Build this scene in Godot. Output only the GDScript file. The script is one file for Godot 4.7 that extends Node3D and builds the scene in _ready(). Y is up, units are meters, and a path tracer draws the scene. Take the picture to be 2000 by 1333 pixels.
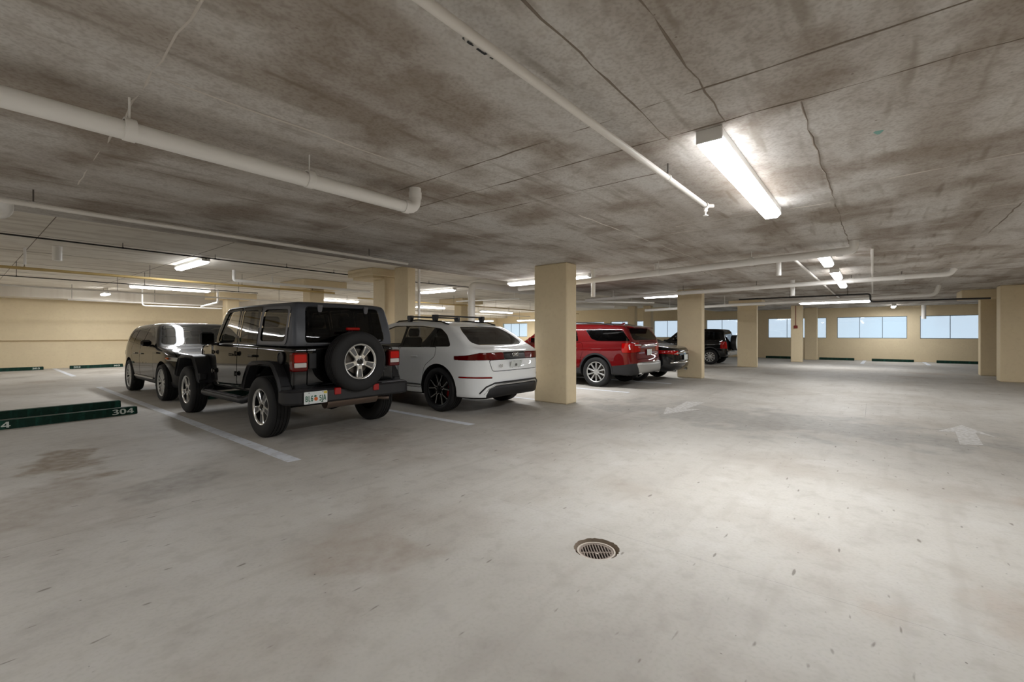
extends Node3D
# Underground car park. World axes: x = -a, z = -b, where a runs along the parked cars and b runs along the drive aisle.

const CAM_H := 1.37
const LOW := 2.77      # underside of the slab over the drive aisle
const HIGH := 3.15     # underside of the slab over the far bays
const EDGE := 7.6      # where the low slab ends

var M := {}
var used := {}

# ------------------------------------------------------------------ mesh builder
class MB:
	var v := PackedVector3Array()
	var n := PackedVector3Array()
	var u := PackedVector2Array()
	var t := PackedInt32Array()
	var planar := false
	func from_above() -> MB:
		# texture coordinates in metres, seen from above
		planar = true
		for i in v.size():
			u[i] = Vector2(v[i].x, v[i].z)
		return self
	func vert(p: Vector3, nn: Vector3, w := Vector2.ZERO) -> int:
		v.append(p); n.append(nn); u.append(w)
		return v.size() - 1
	func face(i: int, j: int, k: int) -> void:
		if (v[j] - v[i]).cross(v[k] - v[i]).dot(n[i] + n[j] + n[k]) > 0.0:
			t.append(i); t.append(k); t.append(j)
		else:
			t.append(i); t.append(j); t.append(k)
	func tri(a: Vector3, b: Vector3, c: Vector3, nn: Vector3) -> void:
		face(vert(a, nn), vert(b, nn), vert(c, nn))
	func quad(a: Vector3, b: Vector3, c: Vector3, d: Vector3, nn := Vector3.ZERO) -> void:
		if nn == Vector3.ZERO:
			nn = (c - a).cross(d - b).normalized()
		var i := vert(a, nn, Vector2(0, 0))
		var j := vert(b, nn, Vector2(1, 0))
		var k := vert(c, nn, Vector2(1, 1))
		var l := vert(d, nn, Vector2(0, 1))
		face(i, j, k)
		face(i, k, l)
	func box(c: Vector3, s: Vector3, bev := 0.0, bs := Basis()) -> MB:
		var h := s * 0.5
		var e := minf(bev, minf(h.x, minf(h.y, h.z)) * 0.9)
		for ax in 3:
			for sg in [-1.0, 1.0]:
				var a1 := (ax + 1) % 3
				var a2 := (ax + 2) % 3
				var q := []
				for cc in [[-1, -1], [1, -1], [1, 1], [-1, 1]]:
					var p := Vector3.ZERO
					p[ax] = sg * h[ax]
					p[a1] = cc[0] * (h[a1] - e)
					p[a2] = cc[1] * (h[a2] - e)
					q.append(c + bs * p)
				var nn := Vector3.ZERO
				nn[ax] = sg
				quad(q[0], q[1], q[2], q[3], bs * nn)
		if e > 0.0:
			for ax in 3:
				var a1 := (ax + 1) % 3
				var a2 := (ax + 2) % 3
				for s1 in [-1.0, 1.0]:
					for s2 in [-1.0, 1.0]:
						var q := []
						for cc in [[-1, 0], [1, 0], [1, 1], [-1, 1]]:
							var p := Vector3.ZERO
							p[ax] = cc[0] * (h[ax] - e)
							p[a1] = s1 * (h[a1] - (e if cc[1] == 1 else 0.0))
							p[a2] = s2 * (h[a2] - (0.0 if cc[1] == 1 else e))
							q.append(c + bs * p)
						var nn := Vector3.ZERO
						nn[a1] = s1
						nn[a2] = s2
						quad(q[0], q[1], q[2], q[3], bs * nn.normalized())
			for sx in [-1.0, 1.0]:
				for sy in [-1.0, 1.0]:
					for sz in [-1.0, 1.0]:
						var k := Vector3(sx, sy, sz)
						tri(c + bs * (k * Vector3(h.x, h.y - e, h.z - e)), c + bs * (k * Vector3(h.x - e, h.y, h.z - e)), c + bs * (k * Vector3(h.x - e, h.y - e, h.z)), bs * k.normalized())
		return self
	func tube(pts: Array, r, seg := 10, caps := true) -> MB:
		var cnt := pts.size()
		var d0: Vector3 = (pts[1] - pts[0]).normalized()
		var up := Vector3.UP if absf(d0.y) < 0.9 else Vector3.RIGHT
		var sd := d0.cross(up).normalized()
		var rings := []
		for i in cnt:
			var dr: Vector3
			if i == 0:
				dr = d0
			elif i == cnt - 1:
				dr = (pts[i] - pts[i - 1]).normalized()
			else:
				dr = ((pts[i] - pts[i - 1]).normalized() + (pts[i + 1] - pts[i]).normalized()).normalized()
			sd = (sd - dr * sd.dot(dr)).normalized()
			var vv := dr.cross(sd)
			var rr: float = r[i] if r is Array else r
			var ring := []
			for k in seg:
				var ang := TAU * k / seg
				var nn := sd * cos(ang) + vv * sin(ang)
				ring.append(vert(pts[i] + nn * rr, nn, Vector2(float(k) / seg, i)))
			rings.append(ring)
			if caps and (i == 0 or i == cnt - 1):
				var cn := -dr if i == 0 else dr
				var ci := vert(pts[i], cn)
				var cr := []
				for k in seg:
					cr.append(vert(v[ring[k]], cn))
				for k in seg:
					face(ci, cr[k], cr[(k + 1) % seg])
		for i in cnt - 1:
			for k in seg:
				var k2 := (k + 1) % seg
				face(rings[i][k], rings[i][k2], rings[i + 1][k2])
				face(rings[i][k], rings[i + 1][k2], rings[i + 1][k])
		return self
	# profile: (radius, height along the axis) ; axis = xf.basis.y
	func lathe(prof: Array, xf := Transform3D(), seg := 32, crease := 0.75) -> MB:
		var cnt := prof.size()
		var sn := []
		for i in cnt - 1:
			var e: Vector2 = prof[i + 1] - prof[i]
			sn.append(Vector2(e.y, -e.x).normalized())
		for i in cnt - 1:
			var na: Vector2 = sn[i]
			var nb: Vector2 = sn[i]
			if i > 0 and sn[i - 1].dot(sn[i]) > crease:
				na = (sn[i - 1] + sn[i]).normalized()
			if i < cnt - 2 and sn[i + 1].dot(sn[i]) > crease:
				nb = (sn[i + 1] + sn[i]).normalized()
			var ra := []
			var rb := []
			for k in seg:
				var ang := TAU * k / seg
				var dx := cos(ang)
				var dz := sin(ang)
				ra.append(vert(xf * Vector3(prof[i].x * dx, prof[i].y, prof[i].x * dz), xf.basis * Vector3(na.x * dx, na.y, na.x * dz)))
				rb.append(vert(xf * Vector3(prof[i + 1].x * dx, prof[i + 1].y, prof[i + 1].x * dz), xf.basis * Vector3(nb.x * dx, nb.y, nb.x * dz)))
			for k in seg:
				var k2 := (k + 1) % seg
				if prof[i].x > 1e-5:
					face(ra[k], ra[k2], rb[k])
				if prof[i + 1].x > 1e-5:
					face(ra[k2], rb[k2], rb[k])
		return self
	# polygon in the xy plane of xf, extruded from z0 to z1, with a chamfer at the z1 end
	func prism(poly: PackedVector2Array, z0: float, z1: float, xf := Transform3D(), bev := 0.0, both := false) -> MB:
		var p := poly.duplicate()
		if Geometry2D.is_polygon_clockwise(p):
			p.reverse()
		var c := p.size()
		var en := []
		for i in c:
			var e := p[(i + 1) % c] - p[i]
			en.append(Vector2(e.y, -e.x).normalized())
		var ins := PackedVector2Array()
		for i in c:
			var a: Vector2 = en[(i + c - 1) % c]
			var b: Vector2 = en[i]
			var m := (a + b).normalized()
			ins.append(p[i] - m * (bev / maxf(0.35, m.dot(b))))
		var tr := Geometry2D.triangulate_polygon(p)
		var hi := z1 - (bev if z1 > z0 else -bev)
		var lo := z0 + ((bev if z1 > z0 else -bev) if both else 0.0)
		var zs := 1.0 if z1 > z0 else -1.0
		for i in range(0, tr.size(), 3):
			var nn := xf.basis * Vector3(0, 0, zs)
			tri(xf * Vector3(ins[tr[i]].x, ins[tr[i]].y, z1), xf * Vector3(ins[tr[i + 1]].x, ins[tr[i + 1]].y, z1), xf * Vector3(ins[tr[i + 2]].x, ins[tr[i + 2]].y, z1), nn)
			var q := ins if both else p
			tri(xf * Vector3(q[tr[i]].x, q[tr[i]].y, z0), xf * Vector3(q[tr[i + 1]].x, q[tr[i + 1]].y, z0), xf * Vector3(q[tr[i + 2]].x, q[tr[i + 2]].y, z0), -nn)
		for i in c:
			var j := (i + 1) % c
			var e: Vector2 = en[i]
			var ea: Vector2 = e
			var eb: Vector2 = e
			var pe: Vector2 = en[(i + c - 1) % c]
			var ne: Vector2 = en[j]
			if pe.dot(e) > 0.8:
				ea = (pe + e).normalized()
			if ne.dot(e) > 0.8:
				eb = (ne + e).normalized()
			strip(xf, p[i], p[j], lo, p[i], p[j], hi, Vector3(ea.x, ea.y, 0), Vector3(eb.x, eb.y, 0))
			if bev > 0.0:
				strip(xf, p[i], p[j], hi, ins[i], ins[j], z1, Vector3(ea.x, ea.y, zs), Vector3(eb.x, eb.y, zs))
				if both:
					strip(xf, ins[i], ins[j], z0, p[i], p[j], lo, Vector3(ea.x, ea.y, -zs), Vector3(eb.x, eb.y, -zs))
		return self
	func strip(xf: Transform3D, a: Vector2, b: Vector2, z0: float, c: Vector2, d: Vector2, z1: float, na: Vector3, nb: Vector3) -> void:
		var ma := (xf.basis * na).normalized()
		var mb := (xf.basis * nb).normalized()
		var i := vert(xf * Vector3(a.x, a.y, z0), ma)
		var j := vert(xf * Vector3(b.x, b.y, z0), mb)
		var k := vert(xf * Vector3(d.x, d.y, z1), mb)
		var l := vert(xf * Vector3(c.x, c.y, z1), ma)
		face(i, j, k)
		face(i, k, l)
	func add(piece: Dictionary, push := 0.0) -> MB:
		var o := v.size()
		for i in piece.v.size():
			v.append(piece.v[i] + piece.n[i] * push)
			n.append(piece.n[i])
			u.append(Vector2.ZERO)
		for i in piece.t:
			t.append(o + i)
		return self
	func add_part(a0: float, a1: float, b: float, th: float, y0: float, y1: float, _o) -> void:
		box(Vector3(-(a0 + a1) * 0.5, (y0 + y1) * 0.5, -(b + th * 0.5)), Vector3(a1 - a0, y1 - y0, th))
	func mesh() -> ArrayMesh:
		var arr := []
		arr.resize(Mesh.ARRAY_MAX)
		arr[Mesh.ARRAY_VERTEX] = v
		arr[Mesh.ARRAY_NORMAL] = n
		arr[Mesh.ARRAY_TEX_UV] = u
		if planar:
			arr[Mesh.ARRAY_TEX_UV2] = u
		arr[Mesh.ARRAY_INDEX] = t
		var am := ArrayMesh.new()
		am.add_surface_from_arrays(Mesh.PRIMITIVE_TRIANGLES, arr)
		return am

func P(a: float, y: float, b: float) -> Vector3:
	return Vector3(-a, y, -b)

func numbered(called: String) -> String:
	var k: int = used.get(called, 0)
	used[called] = k + 1
	return called if k == 0 else "%s_%03d" % [called, k]

func obj(called: String, mb: MB, m: Material, parent: Node = null) -> MeshInstance3D:
	var o := MeshInstance3D.new()
	o.mesh = mb.mesh()
	o.material_override = null
	o.mesh.surface_set_material(0, m)
	if parent == null:
		o.name = numbered(called)
		add_child(o)
	else:
		o.name = called
		parent.add_child(o, true)
	return o

func inst(called: String, me: Mesh, parent: Node, at := Transform3D()) -> MeshInstance3D:
	var o := MeshInstance3D.new()
	o.mesh = me
	o.name = called
	parent.add_child(o, true)
	o.transform = at
	return o

func tag(o: Node, label: String, category: String, group := "") -> Node:
	o.set_meta("label", label)
	o.set_meta("category", category)
	if group != "":
		o.set_meta("group", group)
	return o

func thing(called: String, label: String, category: String, at := Vector3.ZERO, group := "", turn := 0.0) -> Node3D:
	var o := Node3D.new()
	o.name = numbered(called)
	add_child(o)
	o.position = at
	o.rotation.y = turn
	tag(o, label, category, group)
	return o

func part(called: String, parent: Node, at := Vector3.ZERO) -> Node3D:
	var o := Node3D.new()
	o.name = called
	parent.add_child(o, true)
	o.position = at
	return o

func structure(called: String, mb: MB, m: Material) -> MeshInstance3D:
	var o := obj(called, mb, m)
	o.set_meta("kind", "structure")
	return o

func mat(key: String, c: Color, rough := 0.5, metal := 0.0, spec := 0.5) -> StandardMaterial3D:
	var m := StandardMaterial3D.new()
	m.resource_name = key
	m.albedo_color = c
	m.roughness = rough
	m.metallic = metal
	m.metallic_specular = spec
	M[key] = m
	return m

func paint(key: String, c: Color, metal := 0.0) -> StandardMaterial3D:
	var m := mat(key, c, 0.5, metal, 0.2)
	m.clearcoat_enabled = true
	m.clearcoat = 1.0
	m.clearcoat_roughness = 0.02
	return m

func glass(key: String, c: Color, alpha: float) -> StandardMaterial3D:
	var m := mat(key, Color(c.r, c.g, c.b, alpha), 0.02)
	m.transparency = BaseMaterial3D.TRANSPARENCY_ALPHA
	return m

func lettering(txt: String, size: float, depth: float, m: Material, parent: Node, called: String, xf: Transform3D, stretch := 1.0) -> MeshInstance3D:
	var tm := TextMesh.new()
	var f := SystemFont.new()
	f.font_names = PackedStringArray(["Droid Sans"])
	f.font_weight = 700
	tm.font = f
	tm.text = txt
	tm.font_size = 64
	tm.pixel_size = size / 46.0
	tm.depth = depth
	tm.curve_step = 2.0
	tm.material = m
	var o := MeshInstance3D.new()
	o.mesh = tm
	o.name = called
	parent.add_child(o, true)
	o.transform = xf.scaled_local(Vector3(stretch, 1, 1))
	return o

# a path with its corners rounded
func rounded(pts: Array, r: float, steps := 5) -> Array:
	var out := [pts[0]]
	for i in range(1, pts.size() - 1):
		var a: Vector3 = pts[i - 1] - pts[i]
		var b: Vector3 = pts[i + 1] - pts[i]
		var rr := minf(r, minf(a.length(), b.length()) * 0.49)
		var p0: Vector3 = pts[i] + a.normalized() * rr
		var p1: Vector3 = pts[i] + b.normalized() * rr
		for k in steps + 1:
			var s := float(k) / steps
			out.append(p0.lerp(pts[i], s).lerp(pts[i].lerp(p1, s), s))
	out.append(pts[-1])
	return out

func ring_poly(r: float, c: Vector2, seg := 24, a0 := 0.0, a1 := TAU) -> PackedVector2Array:
	var p := PackedVector2Array()
	for i in seg:
		var a := a0 + (a1 - a0) * i / (seg if a1 - a0 > TAU - 0.01 else seg - 1)
		p.append(c + Vector2(cos(a), sin(a)) * r)
	return p

# ------------------------------------------------------------------ car bodies: three smooth outlines intersected, meshed as surface nets
func spline(ctrl: Array, sub := 5) -> PackedVector2Array:
	# closed outline; a point given twice is a sharp corner
	var out := PackedVector2Array()
	var c := ctrl.size()
	for i in c:
		var p1: Vector2 = ctrl[i]
		var p2: Vector2 = ctrl[(i + 1) % c]
		if p1.distance_to(p2) < 1e-4:
			continue
		var p0: Vector2 = ctrl[(i + c - 1) % c]
		var p3: Vector2 = ctrl[(i + 2) % c]
		var sa := p0.distance_to(p1) < 1e-4
		var sb := p3.distance_to(p2) < 1e-4
		if sa and sb:
			out.append(p1)
			continue
		if sa:
			p0 = p1 * 2.0 - p2
		if sb:
			p3 = p2 * 2.0 - p1
		var d1 := sqrt(p0.distance_to(p1))
		var d2 := sqrt(p1.distance_to(p2))
		var d3 := sqrt(p2.distance_to(p3))
		var m1 := (p1 - p0) / d1 - (p2 - p0) / (d1 + d2) + (p2 - p1) / d2
		var m2 := (p2 - p1) / d2 - (p3 - p1) / (d2 + d3) + (p3 - p2) / d3
		m1 *= d2
		m2 *= d2
		for k in sub:
			var s := float(k) / sub
			var s2 := s * s
			var s3 := s2 * s
			out.append(p1 * (2 * s3 - 3 * s2 + 1) + m1 * (s3 - 2 * s2 + s) + p2 * (-2 * s3 + 3 * s2) + m2 * (s3 - s2))
	return out

func mirrored(half: Array, flip_y := false) -> PackedVector2Array:
	# half outline running from the axis round to the axis again; mirrored in x, or in y
	var s := Vector2(1, -1) if flip_y else Vector2(-1, 1)
	var all := half.duplicate()
	var k := half.duplicate()
	k.reverse()
	for p in k:
		var q: Vector2 = p * s
		if q.distance_to(all[-1]) < 1e-4 or q.distance_to(all[0]) < 1e-4:
			continue
		all.append(q)
	return spline(all)

static func sdp(poly: PackedVector2Array, p: Vector2) -> float:
	var d := 1e9
	var inside := false
	var c := poly.size()
	var b := poly[c - 1]
	for i in c:
		var a := poly[i]
		var e := b - a
		var w := p - a
		var q := w - e * clampf(w.dot(e) / e.length_squared(), 0.0, 1.0)
		d = minf(d, q.length_squared())
		if (a.y > p.y) != (b.y > p.y) and p.x < a.x + e.x * (p.y - a.y) / e.y:
			inside = not inside
		b = a
	return -sqrt(d) if inside else sqrt(d)

class Field:
	var x0: float
	var y0: float
	var g: float
	var nx: int
	var ny: int
	var f := PackedFloat32Array()
	func _init(poly: PackedVector2Array, lo: Vector2, hi: Vector2, cell: float, sdf: Callable) -> void:
		x0 = lo.x
		y0 = lo.y
		g = cell
		nx = int(ceil((hi.x - lo.x) / g)) + 2
		ny = int(ceil((hi.y - lo.y) / g)) + 2
		f.resize(nx * ny)
		for j in ny:
			for i in nx:
				f[j * nx + i] = sdf.call(poly, Vector2(x0 + i * g, y0 + j * g))
	func at(x: float, y: float) -> float:
		var s := clampf((x - x0) / g, 0.0, nx - 1.001)
		var r := clampf((y - y0) / g, 0.0, ny - 1.001)
		var i := int(s)
		var j := int(r)
		s -= i
		r -= j
		var k := j * nx + i
		return lerpf(lerpf(f[k], f[k + 1], s), lerpf(f[k + nx], f[k + nx + 1], s), r)

static func smax(a: float, b: float, k: float) -> float:
	var h := maxf(k - absf(a - b), 0.0) / k
	return maxf(a, b) + h * h * k * 0.25

# side: outline in (x, y); front: outline in (z, y); plan: outline in (x, z). x runs forward, z to the right.
func hull(side: PackedVector2Array, front: PackedVector2Array, plan: PackedVector2Array, cell := 0.035, k := 0.08, k2 := 0.1) -> Dictionary:
	var lo := Vector3(1e9, 1e9, 0)
	var hi := Vector3(-1e9, -1e9, 0)
	for p in side:
		lo.x = minf(lo.x, p.x)
		hi.x = maxf(hi.x, p.x)
		lo.y = minf(lo.y, p.y)
		hi.y = maxf(hi.y, p.y)
	for p in front:
		hi.z = maxf(hi.z, p.x)
	var pad := cell * 2.0
	lo -= Vector3(pad, pad, 0)
	hi += Vector3(pad, pad, pad)
	var sdf := sdp
	var fs := Field.new(side, Vector2(lo.x, lo.y), Vector2(hi.x, hi.y), cell, sdf)
	var ff := Field.new(front, Vector2(-cell * 2.0, lo.y), Vector2(hi.z, hi.y), cell, sdf)
	var fp := Field.new(plan, Vector2(lo.x, -cell * 2.0), Vector2(hi.x, hi.z), cell, sdf)
	var nx := int(ceil((hi.x - lo.x) / cell)) + 1
	var ny := int(ceil((hi.y - lo.y) / cell)) + 1
	var nz := int(ceil(hi.z / cell)) + 2
	var F := PackedFloat32Array()
	F.resize(nx * ny * nz)
	var nxy := nx * ny
	for kk in nz:
		var z := (kk - 0.5) * cell
		for j in ny:
			var y := lo.y + j * cell
			var b := ff.at(z, y)
			for i in nx:
				var idx := kk * nxy + j * nx + i
				var a := fs.f[j * fs.nx + i]
				if a > 0.2 or b > 0.2:
					F[idx] = 0.2
					continue
				var x := lo.x + i * cell
				F[idx] = smax(smax(a, b, k), fp.at(x, z), k2)
	# one vertex in each crossed cell
	var id := PackedInt32Array()
	id.resize(nxy * nz)
	id.fill(-1)
	var V := PackedVector3Array()
	var offs := [0, 1, nx, nx + 1, nxy, nxy + 1, nxy + nx, nxy + nx + 1]
	for kk in nz - 1:
		for j in ny - 1:
			for i in nx - 1:
				var c0 := kk * nxy + j * nx + i
				var neg := 0
				for o in 8:
					if F[c0 + offs[o]] < 0.0:
						neg += 1
				if neg == 0 or neg == 8:
					continue
				id[c0] = V.size()
				V.append(Vector3(lo.x + (i + 0.5) * cell, lo.y + (j + 0.5) * cell, 0.0 if kk == 0 else kk * cell))
	var N := PackedVector3Array()
	N.resize(V.size())
	var e := cell * 0.5
	for q in V.size():
		var p := V[q]
		var flat := p.z == 0.0
		var nn := Vector3.UP
		for it in 4:
			var f0 := smax(smax(fs.at(p.x, p.y), ff.at(p.z, p.y), k), fp.at(p.x, p.z), k2)
			var gx := smax(smax(fs.at(p.x + e, p.y), ff.at(p.z, p.y), k), fp.at(p.x + e, p.z), k2) - smax(smax(fs.at(p.x - e, p.y), ff.at(p.z, p.y), k), fp.at(p.x - e, p.z), k2)
			var gy := smax(smax(fs.at(p.x, p.y + e), ff.at(p.z, p.y + e), k), fp.at(p.x, p.z), k2) - smax(smax(fs.at(p.x, p.y - e), ff.at(p.z, p.y - e), k), fp.at(p.x, p.z), k2)
			var gz := 0.0
			if not flat:
				gz = smax(smax(fs.at(p.x, p.y), ff.at(p.z + e, p.y), k), fp.at(p.x, p.z + e), k2) - smax(smax(fs.at(p.x, p.y), ff.at(p.z - e, p.y), k), fp.at(p.x, p.z - e), k2)
			nn = Vector3(gx, gy, gz).normalized()
			if it < 3:
				p -= nn * clampf(f0, -cell, cell)
				if flat:
					p.z = 0.0
		V[q] = p
		N[q] = nn
	var T := PackedInt32Array()
	for kk in range(1, nz - 1):
		for j in range(1, ny - 1):
			for i in range(1, nx - 1):
				var c0 := kk * nxy + j * nx + i
				var s0 := F[c0] < 0.0
				for ax in 3:
					var st: int = [1, nx, nxy][ax]
					if (F[c0 + st] < 0.0) == s0:
						continue
					var u1: int = [nx, nxy, 1][ax]
					var u2: int = [nxy, 1, nx][ax]
					var a := id[c0 - u1 - u2]
					var b := id[c0 - u2]
					var c := id[c0]
					var d := id[c0 - u1]
					if a < 0 or b < 0 or c < 0 or d < 0:
						continue
					if s0:
						T.append_array([a, c, b, a, d, c])
					else:
						T.append_array([a, b, c, a, c, d])
	# the other half
	var other := PackedInt32Array()
	other.resize(V.size())
	var half := V.size()
	for q in half:
		if V[q].z == 0.0:
			other[q] = q
		else:
			other[q] = V.size()
			V.append(Vector3(V[q].x, V[q].y, -V[q].z))
			N.append(Vector3(N[q].x, N[q].y, -N[q].z))
	var tc := T.size()
	for q in range(0, tc, 3):
		T.append_array([other[T[q]], other[T[q + 2]], other[T[q + 1]]])
	return {"v": V, "n": N, "t": T}

func clipped(m: Dictionary, e: PackedFloat32Array) -> Dictionary:
	# keeps the part of a piece where e is positive
	var V: PackedVector3Array = m.v
	var N: PackedVector3Array = m.n
	var T: PackedInt32Array = m.t
	var ov := PackedVector3Array()
	var on := PackedVector3Array()
	var ot := PackedInt32Array()
	var map := PackedInt32Array()
	map.resize(V.size())
	map.fill(-1)
	var cut := {}
	var big := V.size()
	for q in range(0, T.size(), 3):
		var pos := 0
		for r in 3:
			if e[T[q + r]] > 0.0:
				pos += 1
		if pos == 0:
			continue
		var poly := []
		for r in 3:
			var i := T[q + r]
			var j := T[q + (r + 1) % 3]
			if e[i] > 0.0:
				if map[i] < 0:
					map[i] = ov.size()
					ov.append(V[i])
					on.append(N[i])
				poly.append(map[i])
			if pos < 3 and (e[i] > 0.0) != (e[j] > 0.0):
				var key := mini(i, j) * big + maxi(i, j)
				if not cut.has(key):
					var s := e[i] / (e[i] - e[j])
					cut[key] = ov.size()
					ov.append(V[i].lerp(V[j], s))
					on.append(N[i].lerp(N[j], s).normalized())
				poly.append(cut[key])
		for r in range(1, poly.size() - 1):
			ot.append(poly[0])
			ot.append(poly[r])
			ot.append(poly[r + 1])
	return {"v": ov, "n": on, "t": ot}

# cuts a region out of a piece and returns it; what remains stays in m. gap: width of the joint.
func carve(m: Dictionary, fn: Callable, gap := 0.0) -> Dictionary:
	var c: int = m.v.size()
	var di := PackedFloat32Array()
	var do := PackedFloat32Array()
	di.resize(c)
	do.resize(c)
	for i in c:
		var d: float = fn.call(m.v[i])
		di[i] = -d - gap * 0.5
		do[i] = d - gap * 0.5
	var inner := clipped(m, di)
	var outer := clipped(m, do)
	m.v = outer.v
	m.n = outer.n
	m.t = outer.t
	return inner

func region_side(poly: PackedVector2Array, zmin := 0.25, sgn := 0.0) -> Callable:
	var lo := poly[0]
	var hi := poly[0]
	for p in poly:
		lo = lo.min(p)
		hi = hi.max(p)
	return func(p: Vector3) -> float:
		if p.x < lo.x - 0.1 or p.x > hi.x + 0.1 or p.y < lo.y - 0.1 or p.y > hi.y + 0.1:
			return 0.1
		var q := absf(p.z) if sgn == 0.0 else p.z * sgn
		return maxf(sdp(poly, Vector2(p.x, p.y)), zmin - q)

func region_end(poly: PackedVector2Array, xlim: float, front: bool) -> Callable:
	# poly in (|z|, y)
	var lo := poly[0]
	var hi := poly[0]
	for p in poly:
		lo = lo.min(p)
		hi = hi.max(p)
	return func(p: Vector3) -> float:
		var q := xlim - p.x if front else p.x - xlim
		var z := absf(p.z)
		if q > 0.1 or z < lo.x - 0.1 or z > hi.x + 0.1 or p.y < lo.y - 0.1 or p.y > hi.y + 0.1:
			return 0.1
		return maxf(sdp(poly, Vector2(z, p.y)), q)

func poly(pts: Array) -> PackedVector2Array:
	var p := PackedVector2Array()
	for i in range(0, pts.size(), 2):
		p.append(Vector2(pts[i], pts[i + 1]))
	return p

func pts2(a: Array) -> Array:
	var p := []
	for i in range(0, a.size(), 2):
		p.append(Vector2(a[i], a[i + 1]))
	return p

# rounds the corners of an outline
func soft(p: PackedVector2Array, r: float, steps := 4) -> PackedVector2Array:
	var out := PackedVector2Array()
	var c := p.size()
	for i in c:
		var a := p[(i + c - 1) % c] - p[i]
		var b := p[(i + 1) % c] - p[i]
		var rr := minf(r, minf(a.length(), b.length()) * 0.45)
		var p0 := p[i] + a.normalized() * rr
		var p1 := p[i] + b.normalized() * rr
		for k in steps + 1:
			var s := float(k) / steps
			out.append(p0.lerp(p[i], s).lerp(p[i].lerp(p1, s), s))
	return out

func cylinder_region(cx: float, cy: float, r: float, zmin := 0.4) -> Callable:
	return func(p: Vector3) -> float:
		return maxf(Vector2(p.x - cx, p.y - cy).length() - r, zmin - absf(p.z))

# ------------------------------------------------------------------ surfaces
func noise_bytes(w: int, hgt: int, freq: float, sd: int, oct := 4, cellular := false) -> PackedByteArray:
	var f := FastNoiseLite.new()
	f.seed = sd
	f.noise_type = FastNoiseLite.TYPE_CELLULAR if cellular else FastNoiseLite.TYPE_SIMPLEX_SMOOTH
	f.frequency = freq
	f.fractal_type = FastNoiseLite.FRACTAL_FBM
	f.fractal_octaves = oct
	var im := f.get_seamless_image(w, hgt, false, false, 0.12, true)
	im.convert(Image.FORMAT_L8)
	if hgt != w:
		im.resize(w, w, Image.INTERPOLATE_CUBIC)
	return im.get_data()

func mix_texture(w: int, layers: Array, base: Color) -> Array:
	# layers: [bytes, low, high, colour, strength]; returns colour texture and grey relief texture
	var out := PackedByteArray()
	out.resize(w * w * 3)
	var r0 := base.r
	var g0 := base.g
	var b0 := base.b
	var rr := PackedFloat32Array()
	var gg := PackedFloat32Array()
	var bb := PackedFloat32Array()
	rr.resize(w * w)
	gg.resize(w * w)
	bb.resize(w * w)
	rr.fill(r0)
	gg.fill(g0)
	bb.fill(b0)
	for L in layers:
		var dat: PackedByteArray = L[0]
		var lut := PackedFloat32Array()
		lut.resize(256)
		for i in 256:
			lut[i] = smoothstep(L[1], L[2], i / 255.0) * L[4]
		var c: Color = L[3]
		for i in w * w:
			var s := lut[dat[i]]
			if s > 0.002:
				rr[i] += (c.r - rr[i]) * s
				gg[i] += (c.g - gg[i]) * s
				bb[i] += (c.b - bb[i]) * s
	for i in w * w:
		out[i * 3] = int(clampf(rr[i], 0.0, 1.0) * 255.0)
		out[i * 3 + 1] = int(clampf(gg[i], 0.0, 1.0) * 255.0)
		out[i * 3 + 2] = int(clampf(bb[i], 0.0, 1.0) * 255.0)
	var im := Image.create_from_data(w, w, false, Image.FORMAT_RGB8, out)
	return [ImageTexture.create_from_image(im)]

func surface(key: String, tex: Texture2D, metres: float, rough: float, spec := 0.3, flat := false) -> StandardMaterial3D:
	var m := mat(key, Color.WHITE, rough, 0.0, spec)
	m.albedo_texture = tex
	m.uv1_scale = Vector3.ONE / metres
	if not flat:
		m.uv1_triplanar = true
		m.uv1_world_triplanar = true
		m.uv1_triplanar_sharpness = 8.0
	return m

func detail(m: StandardMaterial3D, tex: Texture2D, metres: float) -> void:
	m.detail_enabled = true
	m.detail_albedo = tex
	m.detail_blend_mode = BaseMaterial3D.BLEND_MODE_MUL
	m.detail_uv_layer = BaseMaterial3D.DETAIL_UV_2
	m.uv2_scale = Vector3.ONE / metres

func dab(im: Image, metres: float, a: float, b: float, ra: float, rb: float, c: Color, strength: float, sd: int) -> void:
	# a soft, ragged stain at the place (a, b) of the floor
	var f := FastNoiseLite.new()
	f.seed = sd
	f.frequency = 0.02
	f.fractal_octaves = 4
	var w := im.get_width()
	var px := w / metres
	for j in range(int(-rb * px * 1.6), int(rb * px * 1.6)):
		for i in range(int(-ra * px * 1.6), int(ra * px * 1.6)):
			var q := Vector2(i / (ra * px), j / (rb * px)).length() + f.get_noise_2d(i, j) * 0.9
			if q > 1.0:
				continue
			var x := posmod(int(-a * px) + i, w)
			var y := posmod(int(-b * px) + j, w)
			var k := smoothstep(1.0, 0.5, q) * strength * (0.75 + 0.5 * f.get_noise_2d(i * 6.0 + 500.0, j * 6.0))
			im.set_pixel(x, y, im.get_pixel(x, y).lerp(c, clampf(k, 0.0, 1.0)))

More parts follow.
